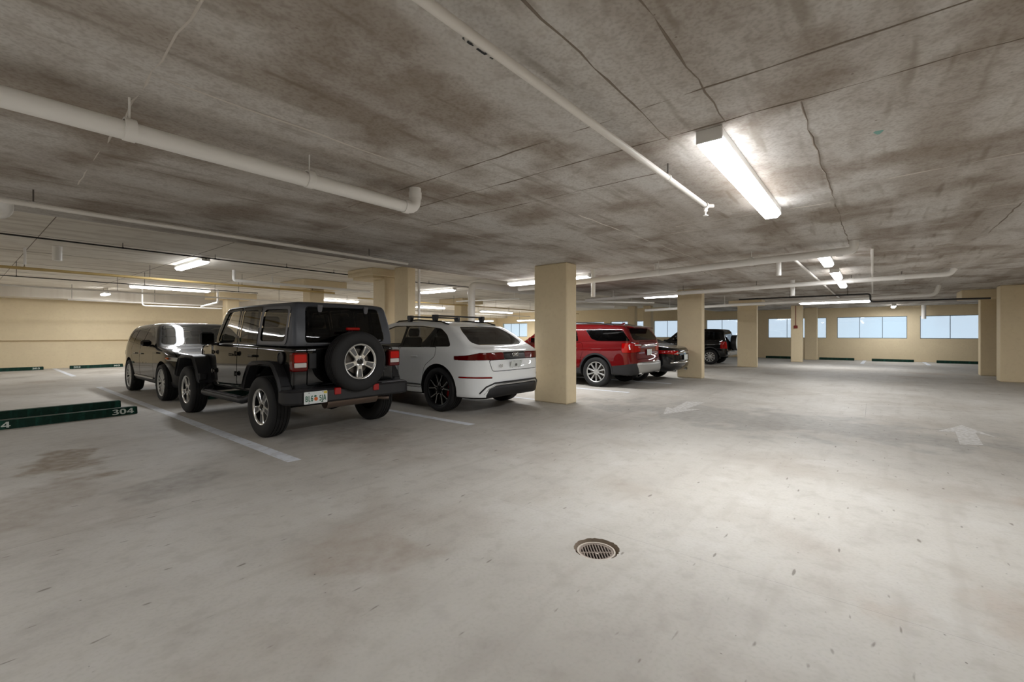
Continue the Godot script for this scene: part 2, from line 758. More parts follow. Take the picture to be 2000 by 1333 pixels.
func make_materials() -> void:
	var W := 1024
	var big := noise_bytes(W, W, 0.004, 11, 5)
	var mid := noise_bytes(W, W, 0.016, 23, 5)
	var fine := noise_bytes(W, W, 0.12, 5, 3)
	var streak := noise_bytes(W, W / 8, 0.016, 37, 4)
	var blot := noise_bytes(W, W, 0.009, 71, 5)
	var spot := noise_bytes(W, W / 4, 0.06, 91, 2)
	# board-marked concrete of the ceiling: grey with brown stains and pale bloom
	var ct = mix_texture(W, [
		[big, 0.25, 0.75, Color(0.85, 0.84, 0.825), 0.6],
		[blot, 0.45, 0.8, Color(0.58, 0.53, 0.485), 0.75],
		[streak, 0.45, 0.85, Color(0.61, 0.565, 0.52), 0.55],
		[streak, 0.46, 0.15, Color(0.86, 0.85, 0.84), 0.4],
		[mid, 0.55, 0.95, Color(0.63, 0.59, 0.55), 0.35],
		[mid, 0.40, 0.12, Color(0.84, 0.83, 0.82), 0.3],
	], Color(0.785, 0.765, 0.74))
	var cc := surface("ceiling_concrete", ct[0], 14.0, 0.85, 0.3, true)
	var cd = mix_texture(W, [
		[fine, 0.35, 0.9, Color(0.84, 0.825, 0.81), 0.6],
		[noise_bytes(W, W, 0.03, 177, 5), 0.5, 0.9, Color(0.84, 0.82, 0.80), 0.6],
		[noise_bytes(W, W / 8, 0.02, 192, 3), 0.62, 0.9, Color(0.76, 0.735, 0.70), 0.6],
		[noise_bytes(W, W, 0.08, 195, 2), 0.9, 0.96, Color(0.56, 0.52, 0.48), 0.6],
	], Color(0.99, 0.99, 0.985))
	detail(cc, cd[0], 3.7)
	var ct2 = mix_texture(W, [
		[big, 0.3, 0.8, Color(0.93, 0.91, 0.87), 0.6],
		[streak, 0.5, 0.85, Color(0.76, 0.72, 0.665), 0.5],
		[mid, 0.5, 0.9, Color(0.79, 0.75, 0.70), 0.4],
	], Color(0.90, 0.875, 0.83))
	surface("far_ceiling_concrete", ct2[0], 8.0, 0.85, 0.3, true)
	# power-trowelled floor, with tyre polish, oil and dust
	var ft = mix_texture(W, [
		[big, 0.35, 0.8, Color(0.70, 0.68, 0.645), 0.6],
		[blot, 0.5, 0.9, Color(0.63, 0.595, 0.55), 0.45],
		[streak, 0.5, 0.95, Color(0.66, 0.64, 0.61), 0.3],
		[mid, 0.55, 0.9, Color(0.65, 0.63, 0.60), 0.35],
		[mid, 0.42, 0.1, Color(0.79, 0.78, 0.76), 0.4],
	], Color(0.735, 0.72, 0.69))
	var fim: Image = ft[0].get_image()
	dab(fim, 16.0, 6.7, 0.8, 0.9, 0.35, Color(0.44, 0.37, 0.29), 0.6, 3)
	dab(fim, 16.0, 4.9, 1.4, 0.5, 0.5, Color(0.52, 0.50, 0.47), 0.5, 6)
	dab(fim, 16.0, 5.4, 0.3, 0.8, 0.5, Color(0.57, 0.53, 0.48), 0.5, 8)
	dab(fim, 16.0, 1.5, 8.1, 3.6, 1.25, Color(0.56, 0.555, 0.54), 0.5, 12)
	dab(fim, 16.0, 5.6, 3.5, 0.9, 0.7, Color(0.50, 0.47, 0.43), 0.4, 13)
	dab(fim, 16.0, 5.3, 6.3, 0.7, 0.6, Color(0.52, 0.49, 0.45), 0.4, 14)
	dab(fim, 16.0, 2.6, 1.6, 0.5, 0.35, Color(0.60, 0.55, 0.50), 0.45, 15)
	dab(fim, 16.0, -1.6, 5.2, 0.9, 0.7, Color(0.66, 0.585, 0.52), 0.45, 16)
	dab(fim, 16.0, -0.8, 3.0, 0.7, 0.6, Color(0.66, 0.60, 0.545), 0.4, 17)
	var fd = mix_texture(W, [
		[fine, 0.4, 0.95, Color(0.90, 0.895, 0.885), 0.4],
		[noise_bytes(W, W, 0.018, 77, 5), 0.5, 0.95, Color(0.88, 0.87, 0.86), 0.45],
		[noise_bytes(W, W / 8, 0.02, 78, 4), 0.55, 0.95, Color(0.90, 0.89, 0.88), 0.4],
		[noise_bytes(W, W / 4, 0.06, 92, 2), 0.87, 0.94, Color(0.60, 0.58, 0.56), 0.7],
		[noise_bytes(W, W, 0.09, 95, 2), 0.92, 0.97, Color(0.45, 0.43, 0.41), 0.8],
	], Color(0.985, 0.985, 0.985))
	var fl := surface("floor_concrete", ImageTexture.create_from_image(fim), 16.0, 0.62, 0.34, true)
	detail(fl, fd[0], 3.7)
	# painted blockwork
	var wt = mix_texture(512, [
		[noise_bytes(512, 512, 0.008, 3, 4), 0.4, 0.8, Color(0.90, 0.835, 0.70), 0.5],
		[noise_bytes(512, 512, 0.05, 4, 3), 0.5, 0.9, Color(0.84, 0.77, 0.635), 0.35],
	], Color(0.88, 0.815, 0.685))
	surface("tan_paint", wt[0], 3.0, 0.6)
	mat("joint_dirt", Color(0.40, 0.38, 0.35), 0.9)
	mat("seam", Color(0.50, 0.455, 0.405), 0.9)
	mat("pale_seam", Color(0.80, 0.77, 0.73), 0.9)
	var pvc := mat("white_pvc", Color(0.93, 0.92, 0.90), 0.38)
	pvc.metallic_specular = 0.45
	mat("white_paint_pipe", Color(0.90, 0.88, 0.85), 0.5)
	mat("cream_pipe", Color(0.74, 0.64, 0.42), 0.5)
	mat("dark_pipe", Color(0.10, 0.09, 0.085), 0.5)
	mat("rod", Color(0.34, 0.32, 0.30), 0.5, 0.6)
	mat("ink", Color(0.14, 0.16, 0.16), 0.7)
	mat("white_metal", Color(0.93, 0.925, 0.91), 0.4)
	var lens := mat("lamp_lens", Color(0.92, 0.93, 0.94), 0.4)
	lens.emission_enabled = true
	lens.emission = Color(0.985, 0.99, 1.0)
	lens.emission_energy_multiplier = LENS_GLOW
	var lt = mix_texture(512, [
		[noise_bytes(512, 512, 0.03, 14, 4), 0.6, 0.85, Color(0.68, 0.675, 0.665), 0.5],
		[noise_bytes(512, 512, 0.012, 15, 3), 0.5, 0.8, Color(0.78, 0.785, 0.80), 0.5],
	], Color(0.86, 0.875, 0.90))
	surface("line_paint", lt[0], 2.0, 0.6)
	var wa = mix_texture(512, [
		[noise_bytes(512, 512, 0.035, 44, 4), 0.42, 0.62, Color(0.70, 0.685, 0.66), 0.9],
	], Color(0.785, 0.78, 0.765))
	surface("worn_line_paint", wa[0], 1.2, 0.65)
	var st = mix_texture(512, [
		[noise_bytes(512, 64, 0.02, 54, 4), 0.5, 0.85, Color(0.10, 0.30, 0.25), 0.7],
		[noise_bytes(512, 512, 0.05, 55, 3), 0.6, 0.9, Color(0.03, 0.12, 0.09), 0.6],
	], Color(0.055, 0.185, 0.145))
	surface("green_paint", st[0], 1.5, 0.6)
	mat("stencil_white", Color(0.80, 0.83, 0.80), 0.7)
	mat("cast_iron", Color(0.52, 0.47, 0.43), 0.7, 0.1)
	mat("drain_frame", Color(0.74, 0.70, 0.65), 0.7)
	mat("pit", Color(0.035, 0.03, 0.028), 0.9)
	mat("broken_concrete", Color(0.52, 0.465, 0.40), 0.95)
	mat("window_frame", Color(0.42, 0.47, 0.50), 0.5, 0.3)
	glass("window_glass", Color(0.62, 0.80, 0.86), 0.22)
	mat("red_paint", Color(0.48, 0.08, 0.07), 0.5)
	mat("turquoise", Color(0.50, 0.68, 0.64), 0.8)
	# vehicles
	paint("black_paint", Color(0.012, 0.012, 0.014))
	paint("black_paint_warm", Color(0.016, 0.014, 0.013))
	paint("blue_black_paint", Color(0.012, 0.016, 0.035))
	paint("white_paint", Color(0.94, 0.95, 0.95))
	paint("red_car_paint", Color(0.37, 0.008, 0.022))
	mat("hardtop", Color(0.27, 0.28, 0.305), 0.42)
	mat("black_plastic", Color(0.10, 0.10, 0.11), 0.5)
	mat("grey_plastic", Color(0.38, 0.38, 0.395), 0.45)
	mat("gloss_black", Color(0.01, 0.01, 0.012), 0.08)
	mat("rubber", Color(0.068, 0.066, 0.068), 0.72)
	mat("tread", Color(0.085, 0.082, 0.082), 0.85)
	mat("silver", Color(0.86, 0.86, 0.85), 0.25, 0.9)
	mat("silver_satin", Color(0.70, 0.70, 0.69), 0.4, 0.7)
	mat("chrome", Color(0.93, 0.93, 0.93), 0.08, 1.0)
	mat("pocket_grey", Color(0.40, 0.40, 0.40), 0.45, 0.7)
	mat("dark_metal", Color(0.10, 0.10, 0.10), 0.5, 0.7)
	mat("brake_steel", Color(0.35, 0.33, 0.31), 0.4, 0.8)
	mat("caliper_red", Color(0.60, 0.03, 0.03), 0.4)
	mat("exhaust", Color(0.50, 0.44, 0.40), 0.4, 0.8)
	mat("red_lens", Color(0.62, 0.015, 0.02), 0.06)
	mat("dark_red_lens", Color(0.36, 0.008, 0.014), 0.06)
	mat("bright_red_lens", Color(0.78, 0.03, 0.035), 0.1)
	mat("white_lens", Color(0.82, 0.80, 0.79), 0.1)
	mat("clear_lens", Color(0.72, 0.74, 0.76), 0.05, 0.6)
	mat("amber_lens", Color(0.75, 0.28, 0.03), 0.1)
	mat("cabin", Color(0.045, 0.043, 0.042), 0.8)
	mat("seat_cloth", Color(0.12, 0.11, 0.105), 0.8)
	mat("beige_trim", Color(0.55, 0.50, 0.44), 0.7)
	mat("plate_white", Color(0.84, 0.86, 0.85), 0.5)
	mat("plate_green", Color(0.10, 0.36, 0.26), 0.5)
	mat("plate_orange", Color(0.80, 0.38, 0.10), 0.5)
	mat("plate_yellow", Color(0.82, 0.74, 0.30), 0.5)
	mat("under", Color(0.02, 0.02, 0.02), 0.9)
	glass("dark_glass", Color(0.010, 0.010, 0.013), 0.86)
	glass("privacy_glass", Color(0.008, 0.008, 0.010), 0.97).metallic_specular = 0.35
	glass("clear_car_glass", Color(0.10, 0.13, 0.12), 0.35)
	glass("screen_glass", Color(0.05, 0.055, 0.055), 0.7)

# ------------------------------------------------------------------ lamps and pipes
const LENS_GLOW := 7.5
const LAMP_POWER := 5.0

func lamp(a: float, b: float, along_b: bool, length: float, y: float, label: String, group: String, lenses := 1, power := 1.0, drop := 0.0) -> void:
	# ceiling batten: steel tray with one or two wrap-round lenses
	var o := thing("ceiling_light", label, "light", P(a, y, b), group, PI * 0.5 if along_b else 0.0)
	var w := 0.17
	var tray := MB.new().box(Vector3(0, -0.034 - drop, 0), Vector3(length, 0.068, w * 0.94), 0.004)
	obj("tray", tray, M.white_metal, o)
	if drop > 0.05:
		for s in [-1, 1]:
			obj("suspension_rod", MB.new().tube([Vector3(s * length * 0.4, -drop, 0), Vector3(s * length * 0.4, 0, 0)], 0.005, 6), M.rod, o)
	var seg := (length - 0.05) / lenses
	for k in lenses:
		var x0 := -length * 0.5 + 0.025 + seg * k + 0.01
		var x1 := x0 + seg - 0.02
		var ln := MB.new()
		var prof := [Vector2(-w * 0.5, -0.068), Vector2(-w * 0.5, -0.09), Vector2(-w * 0.34, -0.13), Vector2(w * 0.34, -0.13), Vector2(w * 0.5, -0.09), Vector2(w * 0.5, -0.068)]
		for i in prof.size() - 1:
			var p: Vector2 = prof[i]
			var q: Vector2 = prof[i + 1]
			var nn := Vector3(0, -(q.x - p.x), q.y - p.y).normalized()
			ln.quad(Vector3(x0 + (0.02 if p.y < -0.1 else 0.0), p.y - drop, p.x), Vector3(x1 - (0.02 if p.y < -0.1 else 0.0), p.y - drop, p.x), Vector3(x1 - (0.02 if q.y < -0.1 else 0.0), q.y - drop, q.x), Vector3(x0 + (0.02 if q.y < -0.1 else 0.0), q.y - drop, q.x), nn)
		for e in [[x0, 1.0, -1.0], [x1, -1.0, 1.0]]:
			var c := []
			for p in prof:
				c.append(Vector3(e[0] + (0.02 * e[1] if p.y < -0.1 else 0.0), p.y - drop, p.x))
			for i in range(1, 5):
				ln.tri(c[0], c[i], c[i + 1], Vector3(e[2], 0, 0))
		obj("lens", ln, M.lamp_lens, o)
	for s in [-1, 1]:
		obj("end_plate", MB.new().box(Vector3(s * (length * 0.5 + 0.004), -0.045 - drop, 0), Vector3(0.008, 0.09, w), 0.003), M.white_metal, o)
	var knock := Transform3D(Basis(Vector3(0, 1, 0), Vector3(1, 0, 0), Vector3(0, 0, -1)), Vector3(length * 0.5 + 0.006, -0.035 - drop, 0))
	obj("knockout_plug", MB.new().lathe([Vector2(0.016, 0), Vector2(0.016, 0.006), Vector2(0, 0.006)], knock, 12), M.rod, o)
	var al := AreaLight3D.new()
	al.name = "lamp_light"
	al.area_size = Vector2(length - 0.08, 0.11)
	al.area_normalize_energy = true
	al.light_energy = LAMP_POWER * power * length / 2.44
	al.light_color = Color(0.985, 0.99, 1.0)
	al.shadow_enabled = true
	al.area_range = 60.0
	al.area_attenuation = 2.0
	o.add_child(al)
	al.position = Vector3(0, -0.136 - drop, 0)
	al.rotation.x = -PI * 0.5

func pipe(called: String, label: String, pts: Array, r: float, m: Material, hang := [], group := "", bend := 0.0, ceil_y := LOW, seg := 12, couple := []) -> Node3D:
	# hang: distances along the run, from its first point, of the hangers
	var o := thing(called, label, "pipe", pts[0], group)
	var loc := []
	for p in pts:
		loc.append(p - pts[0])
	obj("run", MB.new().tube(rounded(loc, bend, 6) if bend > 0.0 else loc, r, seg), m, o)
	var d: Vector3 = (pts[1] - pts[0]).normalized()
	for h in hang:
		var at: Vector3 = d * h
		var up: float = ceil_y - (pts[0].y + at.y)
		var cl := Transform3D(Basis(d.cross(Vector3.UP).normalized(), d, Vector3.UP).orthonormalized(), at)
		var w := clampf(r * 0.5, 0.012, 0.03)
		var th := 0.012 if r > 0.05 else 0.006
		obj("clamp", MB.new().lathe([Vector2(r, -w), Vector2(r + th, -w), Vector2(r + th, w), Vector2(r, w)], cl.translated(Vector3(0, th * 0.6, 0)), seg), m, o)
		obj("hanger_rod", MB.new().tube([at + Vector3(0, r, 0), at + Vector3(0, maxf(up, r + 0.02), 0)], 0.006, 6), M.rod if m != M.white_pvc else m, o)
	for h in couple:
		var at: Vector3 = d * h
		var cl := Transform3D(Basis(d.cross(Vector3.UP).normalized(), d, Vector3.UP).orthonormalized(), at)
		obj("coupling", MB.new().lathe([Vector2(r, -0.06), Vector2(r * 1.13, -0.06), Vector2(r * 1.13, 0.06), Vector2(r, 0.06)], cl, seg), m, o)
	return o

func collar(o: Node3D, at: Vector3, d: Vector3, r: float, w: float, m: Material, called := "coupling") -> void:
	var sd := d.cross(Vector3.UP if absf(d.y) < 0.9 else Vector3.RIGHT).normalized()
	var cl := Transform3D(Basis(sd, d, sd.cross(d)), at)
	obj(called, MB.new().lathe([Vector2(r * 0.95, -w), Vector2(r, -w), Vector2(r, w), Vector2(r * 0.95, w)], cl, 16), m, o)

func pillar(called: String, label: String, a0: float, a1: float, b0: float, b1: float, y1: float, group := "", y0 := 0.0) -> MeshInstance3D:
	var c := P((a0 + a1) * 0.5, 0, (b0 + b1) * 0.5)
	var o := obj(called, MB.new().box(Vector3(0, (y0 + y1) * 0.5, 0), Vector3(absf(a1 - a0), y1 - y0, absf(b1 - b0)), 0.018), M.tan_paint)
	o.position = c
	tag(o, label, "column", group)
	return o

func slab_box(a0: float, a1: float, b0: float, b1: float, y0: float, y1: float, bev := 0.0) -> MB:
	return MB.new().box(P((a0 + a1) * 0.5, (y0 + y1) * 0.5, (b0 + b1) * 0.5), Vector3(absf(a1 - a0), y1 - y0, absf(b1 - b0)), bev)

# ------------------------------------------------------------------ the building
func build_shell() -> void:
	var A0 := -9.0
	var A1 := 25.5
	var B0 := -9.0
	var B1 := 29.8
	# floor: slabs with open joints over a dirt-filled bed
	var floor_root := Node3D.new()
	floor_root.name = "floor"
	add_child(floor_root)
	floor_root.set_meta("kind", "structure")
	tag(floor_root, "pale grey trowelled concrete floor of the car park", "floor")
	var J := 0.0022
	var DR := Vector2(1.377, 2.575)
	var H := J
	# a0, a1, b0, b1 and the joint left open at each of these edges
	var sl := [[4.3, A1, B0, 9.4, H, 0.0, 0.0, H], [0.1, 4.3, 2.85, 9.4, 0.0, H, 0.0, H], [A0, 0.1, 2.85, 11.35, 0.0, 0.0, 0.0, H],
		[0.1, A1, 9.4, 11.35, H, 0.0, H, 0.0], [A0, 0.1, 11.35, B1, 0.0, 0.0, H, 0.0], [0.1, A1, 11.35, B1, 0.0, 0.0, 0.0, 0.0],
		[A0, DR.x - 0.25, B0, 2.85, 0.0, 0.0, 0.0, 0.001], [DR.x + 0.25, 4.3, B0, 2.85, 0.0, H, 0.0, 0.001], [DR.x - 0.25, DR.x + 0.25, B0, DR.y - 0.25, 0.0, 0.0, 0.0, 0.0]]
	var fill := slab_box(A0, A1, B0, B1, -0.6, -0.4)
	for s in sl:
		fill.box(P((s[0] + s[1]) * 0.5, -0.203, (s[2] + s[3]) * 0.5), Vector3(s[1] - s[0], 0.394, s[3] - s[2]))
		obj("slab", slab_box(s[0] + s[4], s[1] - s[5], s[2] + s[6], s[3] - s[7], -0.006, 0.0).from_above(), M.floor_concrete, floor_root)
	obj("joint_filling", fill, M.joint_dirt, floor_root)
	# the square of slab round the drain, with a round hole whose edge is broken
	var rng := RandomNumberGenerator.new()
	rng.seed = 5
	var ring := MB.new()
	var lip := MB.new()
	var K := 56
	var top := []
	var rim := []
	var low := []
	for i in K:
		var an := TAU * i / K
		var d := Vector2(cos(an), sin(an))
		if i % 14 == 7:
			d = Vector2(signf(d.x) * 0.25, (2.849 - DR.y) if d.y > 0.0 else -0.25).normalized()
		var hb := 2.849 - DR.y if d.y > 0.0 else 0.25
		var o2 := d * minf(0.25 / maxf(absf(d.x), 1e-4), hb / maxf(absf(d.y), 1e-4))
		var rr := 0.133 + rng.randf() * 0.012 + 0.012 * clampf(d.y, 0, 1)
		top.append(P(DR.x + o2.x, 0, DR.y + o2.y))
		rim.append(P(DR.x + d.x * rr, 0, DR.y + d.y * rr))
		low.append(P(DR.x + d.x * (0.122 + rng.randf() * 0.006), -0.05, DR.y + d.y * (0.122 + rng.randf() * 0.006)))
	for i in K:
		var j := (i + 1) % K
		ring.quad(top[i], top[j], rim[j], rim[i], Vector3.UP)
		var nn: Vector3 = ((P(DR.x, 0, DR.y) - rim[i]).normalized() + Vector3.UP * 0.3).normalized()
		lip.quad(rim[i], rim[j], low[j], low[i], nn)
	obj("slab", ring.from_above(), M.floor_concrete, floor_root)
	obj("broken_edge", lip, M.broken_concrete, floor_root)
	# ceiling: low slab over the aisle, high slab over the far bays
	var low_slab := structure("ceiling", slab_box(A0, EDGE, B0, B1, LOW, HIGH + 0.25).from_above(), M.ceiling_concrete)
	tag(low_slab, "stained board-marked concrete ceiling over the drive aisle", "ceiling")
	var high_slab := structure("ceiling", slab_box(EDGE, A1, B0, B1, HIGH, HIGH + 0.25).from_above(), M.far_ceiling_concrete)
	tag(high_slab, "paler raised concrete ceiling over the far parking bays", "ceiling")
	var beam := structure("trim_1", slab_box(A1 - 1.1, A1, B0, B1, 2.745, HIGH).from_above(), M.far_ceiling_concrete)
	tag(beam, "concrete edge beam along the top of the far tan wall", "beam")
	# fins left between the plywood forms
	var seams := [ # a0, b0, a1, b1, pale
		[1.14, -5.0, 1.14, 3.22, 0], [0.76, -5.0, 0.755, 3.2, 0], [0.345, 3.2, 0.28, 9.3, 0], [3.03, 0.69, 3.02, 3.2, 1], [4.45, 3.85, 4.4, 7.0, 1],
		[5.0, 3.24, -3.5, 3.12, 0], [4.5, 2.74, -3.5, 2.62, 0], [5.8, 0.75, 1.9, 0.65, 1], [4.5, 3.86, 1.4, 3.84, 0], [0.4, 5.34, -3.0, 4.9, 1], [2.0, 5.9, 0.35, 5.85, 1],
		[2.7, 4.6, 2.55, 8.7, 1], [4.4, 6.3, 1.2, 6.25, 1], [0.28, 7.2, -4.0, 7.0, 1], [7.6, 3.3, 5.0, 3.24, 1], [6.9, -2.0, 6.9, 14.0, 0], [-1.2, 3.2, -1.25, 9.0, 0], [-2.45, -2.0, -2.45, 12.0, 0],
		[4.0, 9.9, -5.0, 9.8, 1], [4.0, 12.4, -5.0, 12.3, 1], [3.0, 8.9, 2.95, 15.0, 0], [2.2, -4.0, 2.2, 0.65, 1], [1.14, 1.2, -3.0, 1.15, 1], [-0.9, -2.0, -0.92, 3.1, 1],
	]
	for s in seams:
		var p0 := P(s[0], LOW, s[1])
		var p1 := P(s[2], LOW, s[3])
		var sm := MB.new()
		var pth := []
		var cnt := int(p0.distance_to(p1) / 0.16) + 2
		var sd := (p1 - p0).normalized().cross(Vector3.UP)
		for i in cnt:
			pth.append(p0.lerp(p1, float(i) / (cnt - 1)) + sd * (rng.randf() - 0.5) * 0.02 + Vector3(0, 0.002 + rng.randf() * 0.003, 0))
		var rad := []
		for i in cnt:
			rad.append(rng.randf_range(0.0035, 0.011))
		sm.tube(pth, rad, 5)
		obj("form_seam", sm, M.pale_seam if s[4] == 1 else M.seam, low_slab)
	for k in 9:
		var bb := 1.0 + k * 2.44
		var sm := MB.new().tube([P(EDGE + 0.1, HIGH + 0.003, bb), P(24.0, HIGH + 0.003, bb)], 0.008, 5)
		obj("form_seam", sm, M.seam, high_slab)
	for k in 5:
		var aa := 9.3 + k * 2.44
		obj("form_seam", MB.new().tube([P(aa, HIGH + 0.003, -3.0), P(aa, HIGH + 0.003, 24.0)], 0.008, 5), M.seam, high_slab)
	var blob := MB.new()
	var bc := P(-0.03, LOW - 0.001, 4.02)
	for i in 14:
		var a0 := TAU * i / 14
		var a1 := TAU * (i + 1) / 14
		blob.tri(bc, bc + Vector3(cos(a0) * 0.03, 0, sin(a0) * 0.045) * (0.85 + 0.2 * sin(a0 * 3.0)), bc + Vector3(cos(a1) * 0.03, 0, sin(a1) * 0.045) * (0.85 + 0.2 * sin(a1 * 3.0)), Vector3.DOWN)
	obj("paint_splash", blob, M.turquoise, low_slab)
	# walls
	var T := 0.25
	var wl := MB.new()
	for seg in [[-0.3, 1.055, 0.0], [1.125, HIGH, 0.0], [1.055, 1.125, 0.09]]:
		wl.box(P(A1 + T * 0.5 + seg[2] * 0.5, (seg[0] + seg[1]) * 0.5, (B0 + B1) * 0.5), Vector3(T - seg[2], seg[1] - seg[0], B1 - B0 + 2 * T))
	tag(structure("wall_left", wl, M.tan_paint), "long tan painted wall with a horizontal groove, at the far left", "wall")
	tag(structure("wall_right", slab_box(A0 - T, A0, B0 - T, B1 + T, -0.3, HIGH + 0.25), M.tan_paint), "tan painted wall closing the right of the car park", "wall")
	tag(structure("wall_front", slab_box(A0, A1, B0 - T, B0, -0.3, HIGH + 0.25), M.tan_paint), "tan painted wall behind the camera", "wall")
	# window wall
	var sill := 1.15
	var head := 2.27
	var wins := [[-5.0, -1.81], [-1.33, 1.5], [1.98, 4.77], [5.5, 8.2], [8.9, 11.6], [12.1, 14.8], [15.3, 18.0], [18.6, 21.4], [22.3, 24.95]]
	var bw := MB.new()
	bw.add_part(A0, A1, B1, T, -0.3, sill, null)
	bw.add_part(A0, A1, B1, T, head, HIGH + 0.25, null)
	var last := A0
	for w in wins:
		bw.add_part(last, w[0], B1, T, sill, head, null)
		last = w[1]
	bw.add_part(last, A1, B1, T, sill, head, null)
	tag(structure("wall_back", bw, M.tan_paint), "tan painted far wall pierced by a row of windows", "wall")
	for i in wins.size():
		var w = wins[i]
		var o := Node3D.new()
		o.name = "window_%d" % (i + 1)
		add_child(o)
		o.set_meta("kind", "structure")
		tag(o, ["rightmost wide window in the far tan wall, beside the wall stub", "widest-looking three-pane window in the far wall, second from the right", "window partly hidden by the slender tan columns", "window seen left of the shaded tan column", "window seen between the blue saloon and the column behind it", "window seen behind the two far tan columns", "window far behind the red car's roof", "window far behind the middle tan column", "leftmost far window, seen past the white car's tail"][i], "window")
		o.position = P((w[0] + w[1]) * 0.5, sill, B1 + 0.1)
		var wid: float = w[1] - w[0]
		var hh := head - sill
		var fr := MB.new()
		fr.box(Vector3(0, 0.0125, 0), Vector3(wid, 0.025, 0.06), 0.004)
		fr.box(Vector3(0, hh - 0.0125, 0), Vector3(wid, 0.025, 0.06), 0.004)
		for s in [-1, 1]:
			fr.box(Vector3(s * (wid * 0.5 - 0.0125), hh * 0.5, 0), Vector3(0.025, hh - 0.05, 0.06), 0.004)
		obj("window_frame", fr, M.window_frame, o)
		for k in 3:
			var pw := (wid - 0.05) / 3.0
			if k > 0:
				obj("mullion", MB.new().box(Vector3(-wid * 0.5 + 0.025 + pw * k, hh * 0.5, 0), Vector3(0.022, hh - 0.05, 0.04), 0.003), M.window_frame, o)
			obj("pane", MB.new().box(Vector3(-wid * 0.5 + 0.025 + pw * (k + 0.5), hh * 0.5, 0), Vector3(pw - 0.02, hh - 0.05, 0.006)), M.window_glass, o)
	# wall stubs on the right
	var g := "tan wall stubs at the right of the aisle"
	var s1 := obj("wall_stub", slab_box(-9.0, -2.85, 18.85, 19.35, 0, LOW, 0.015), M.tan_paint)
	tag(s1, "nearer tan wall stub at the right edge, reaching the ceiling", "wall stub", g)
	var s2 := obj("wall_stub", slab_box(-9.0, -2.76, 21.25, 21.6, 0, LOW, 0.015), M.tan_paint)
	tag(s2, "farther tan wall stub beside the rightmost window", "wall stub", g)
	var so := obj("soffit_beam", slab_box(-9.0, -2.2, 20.1, 21.24, 2.5, LOW, 0.015), M.tan_paint)
	tag(so, "shadowed tan soffit beam between the two right wall stubs", "beam")

# ------------------------------------------------------------------ vehicles (x forward from the rear axle, y up, z to the right)
var wheel_cache := {}

func radial(pts: Array, ang: float) -> PackedVector2Array:
	var p := PackedVector2Array()
	for i in range(0, pts.size(), 2):
		p.append(Vector2(pts[i], pts[i + 1]).rotated(ang))
	return p

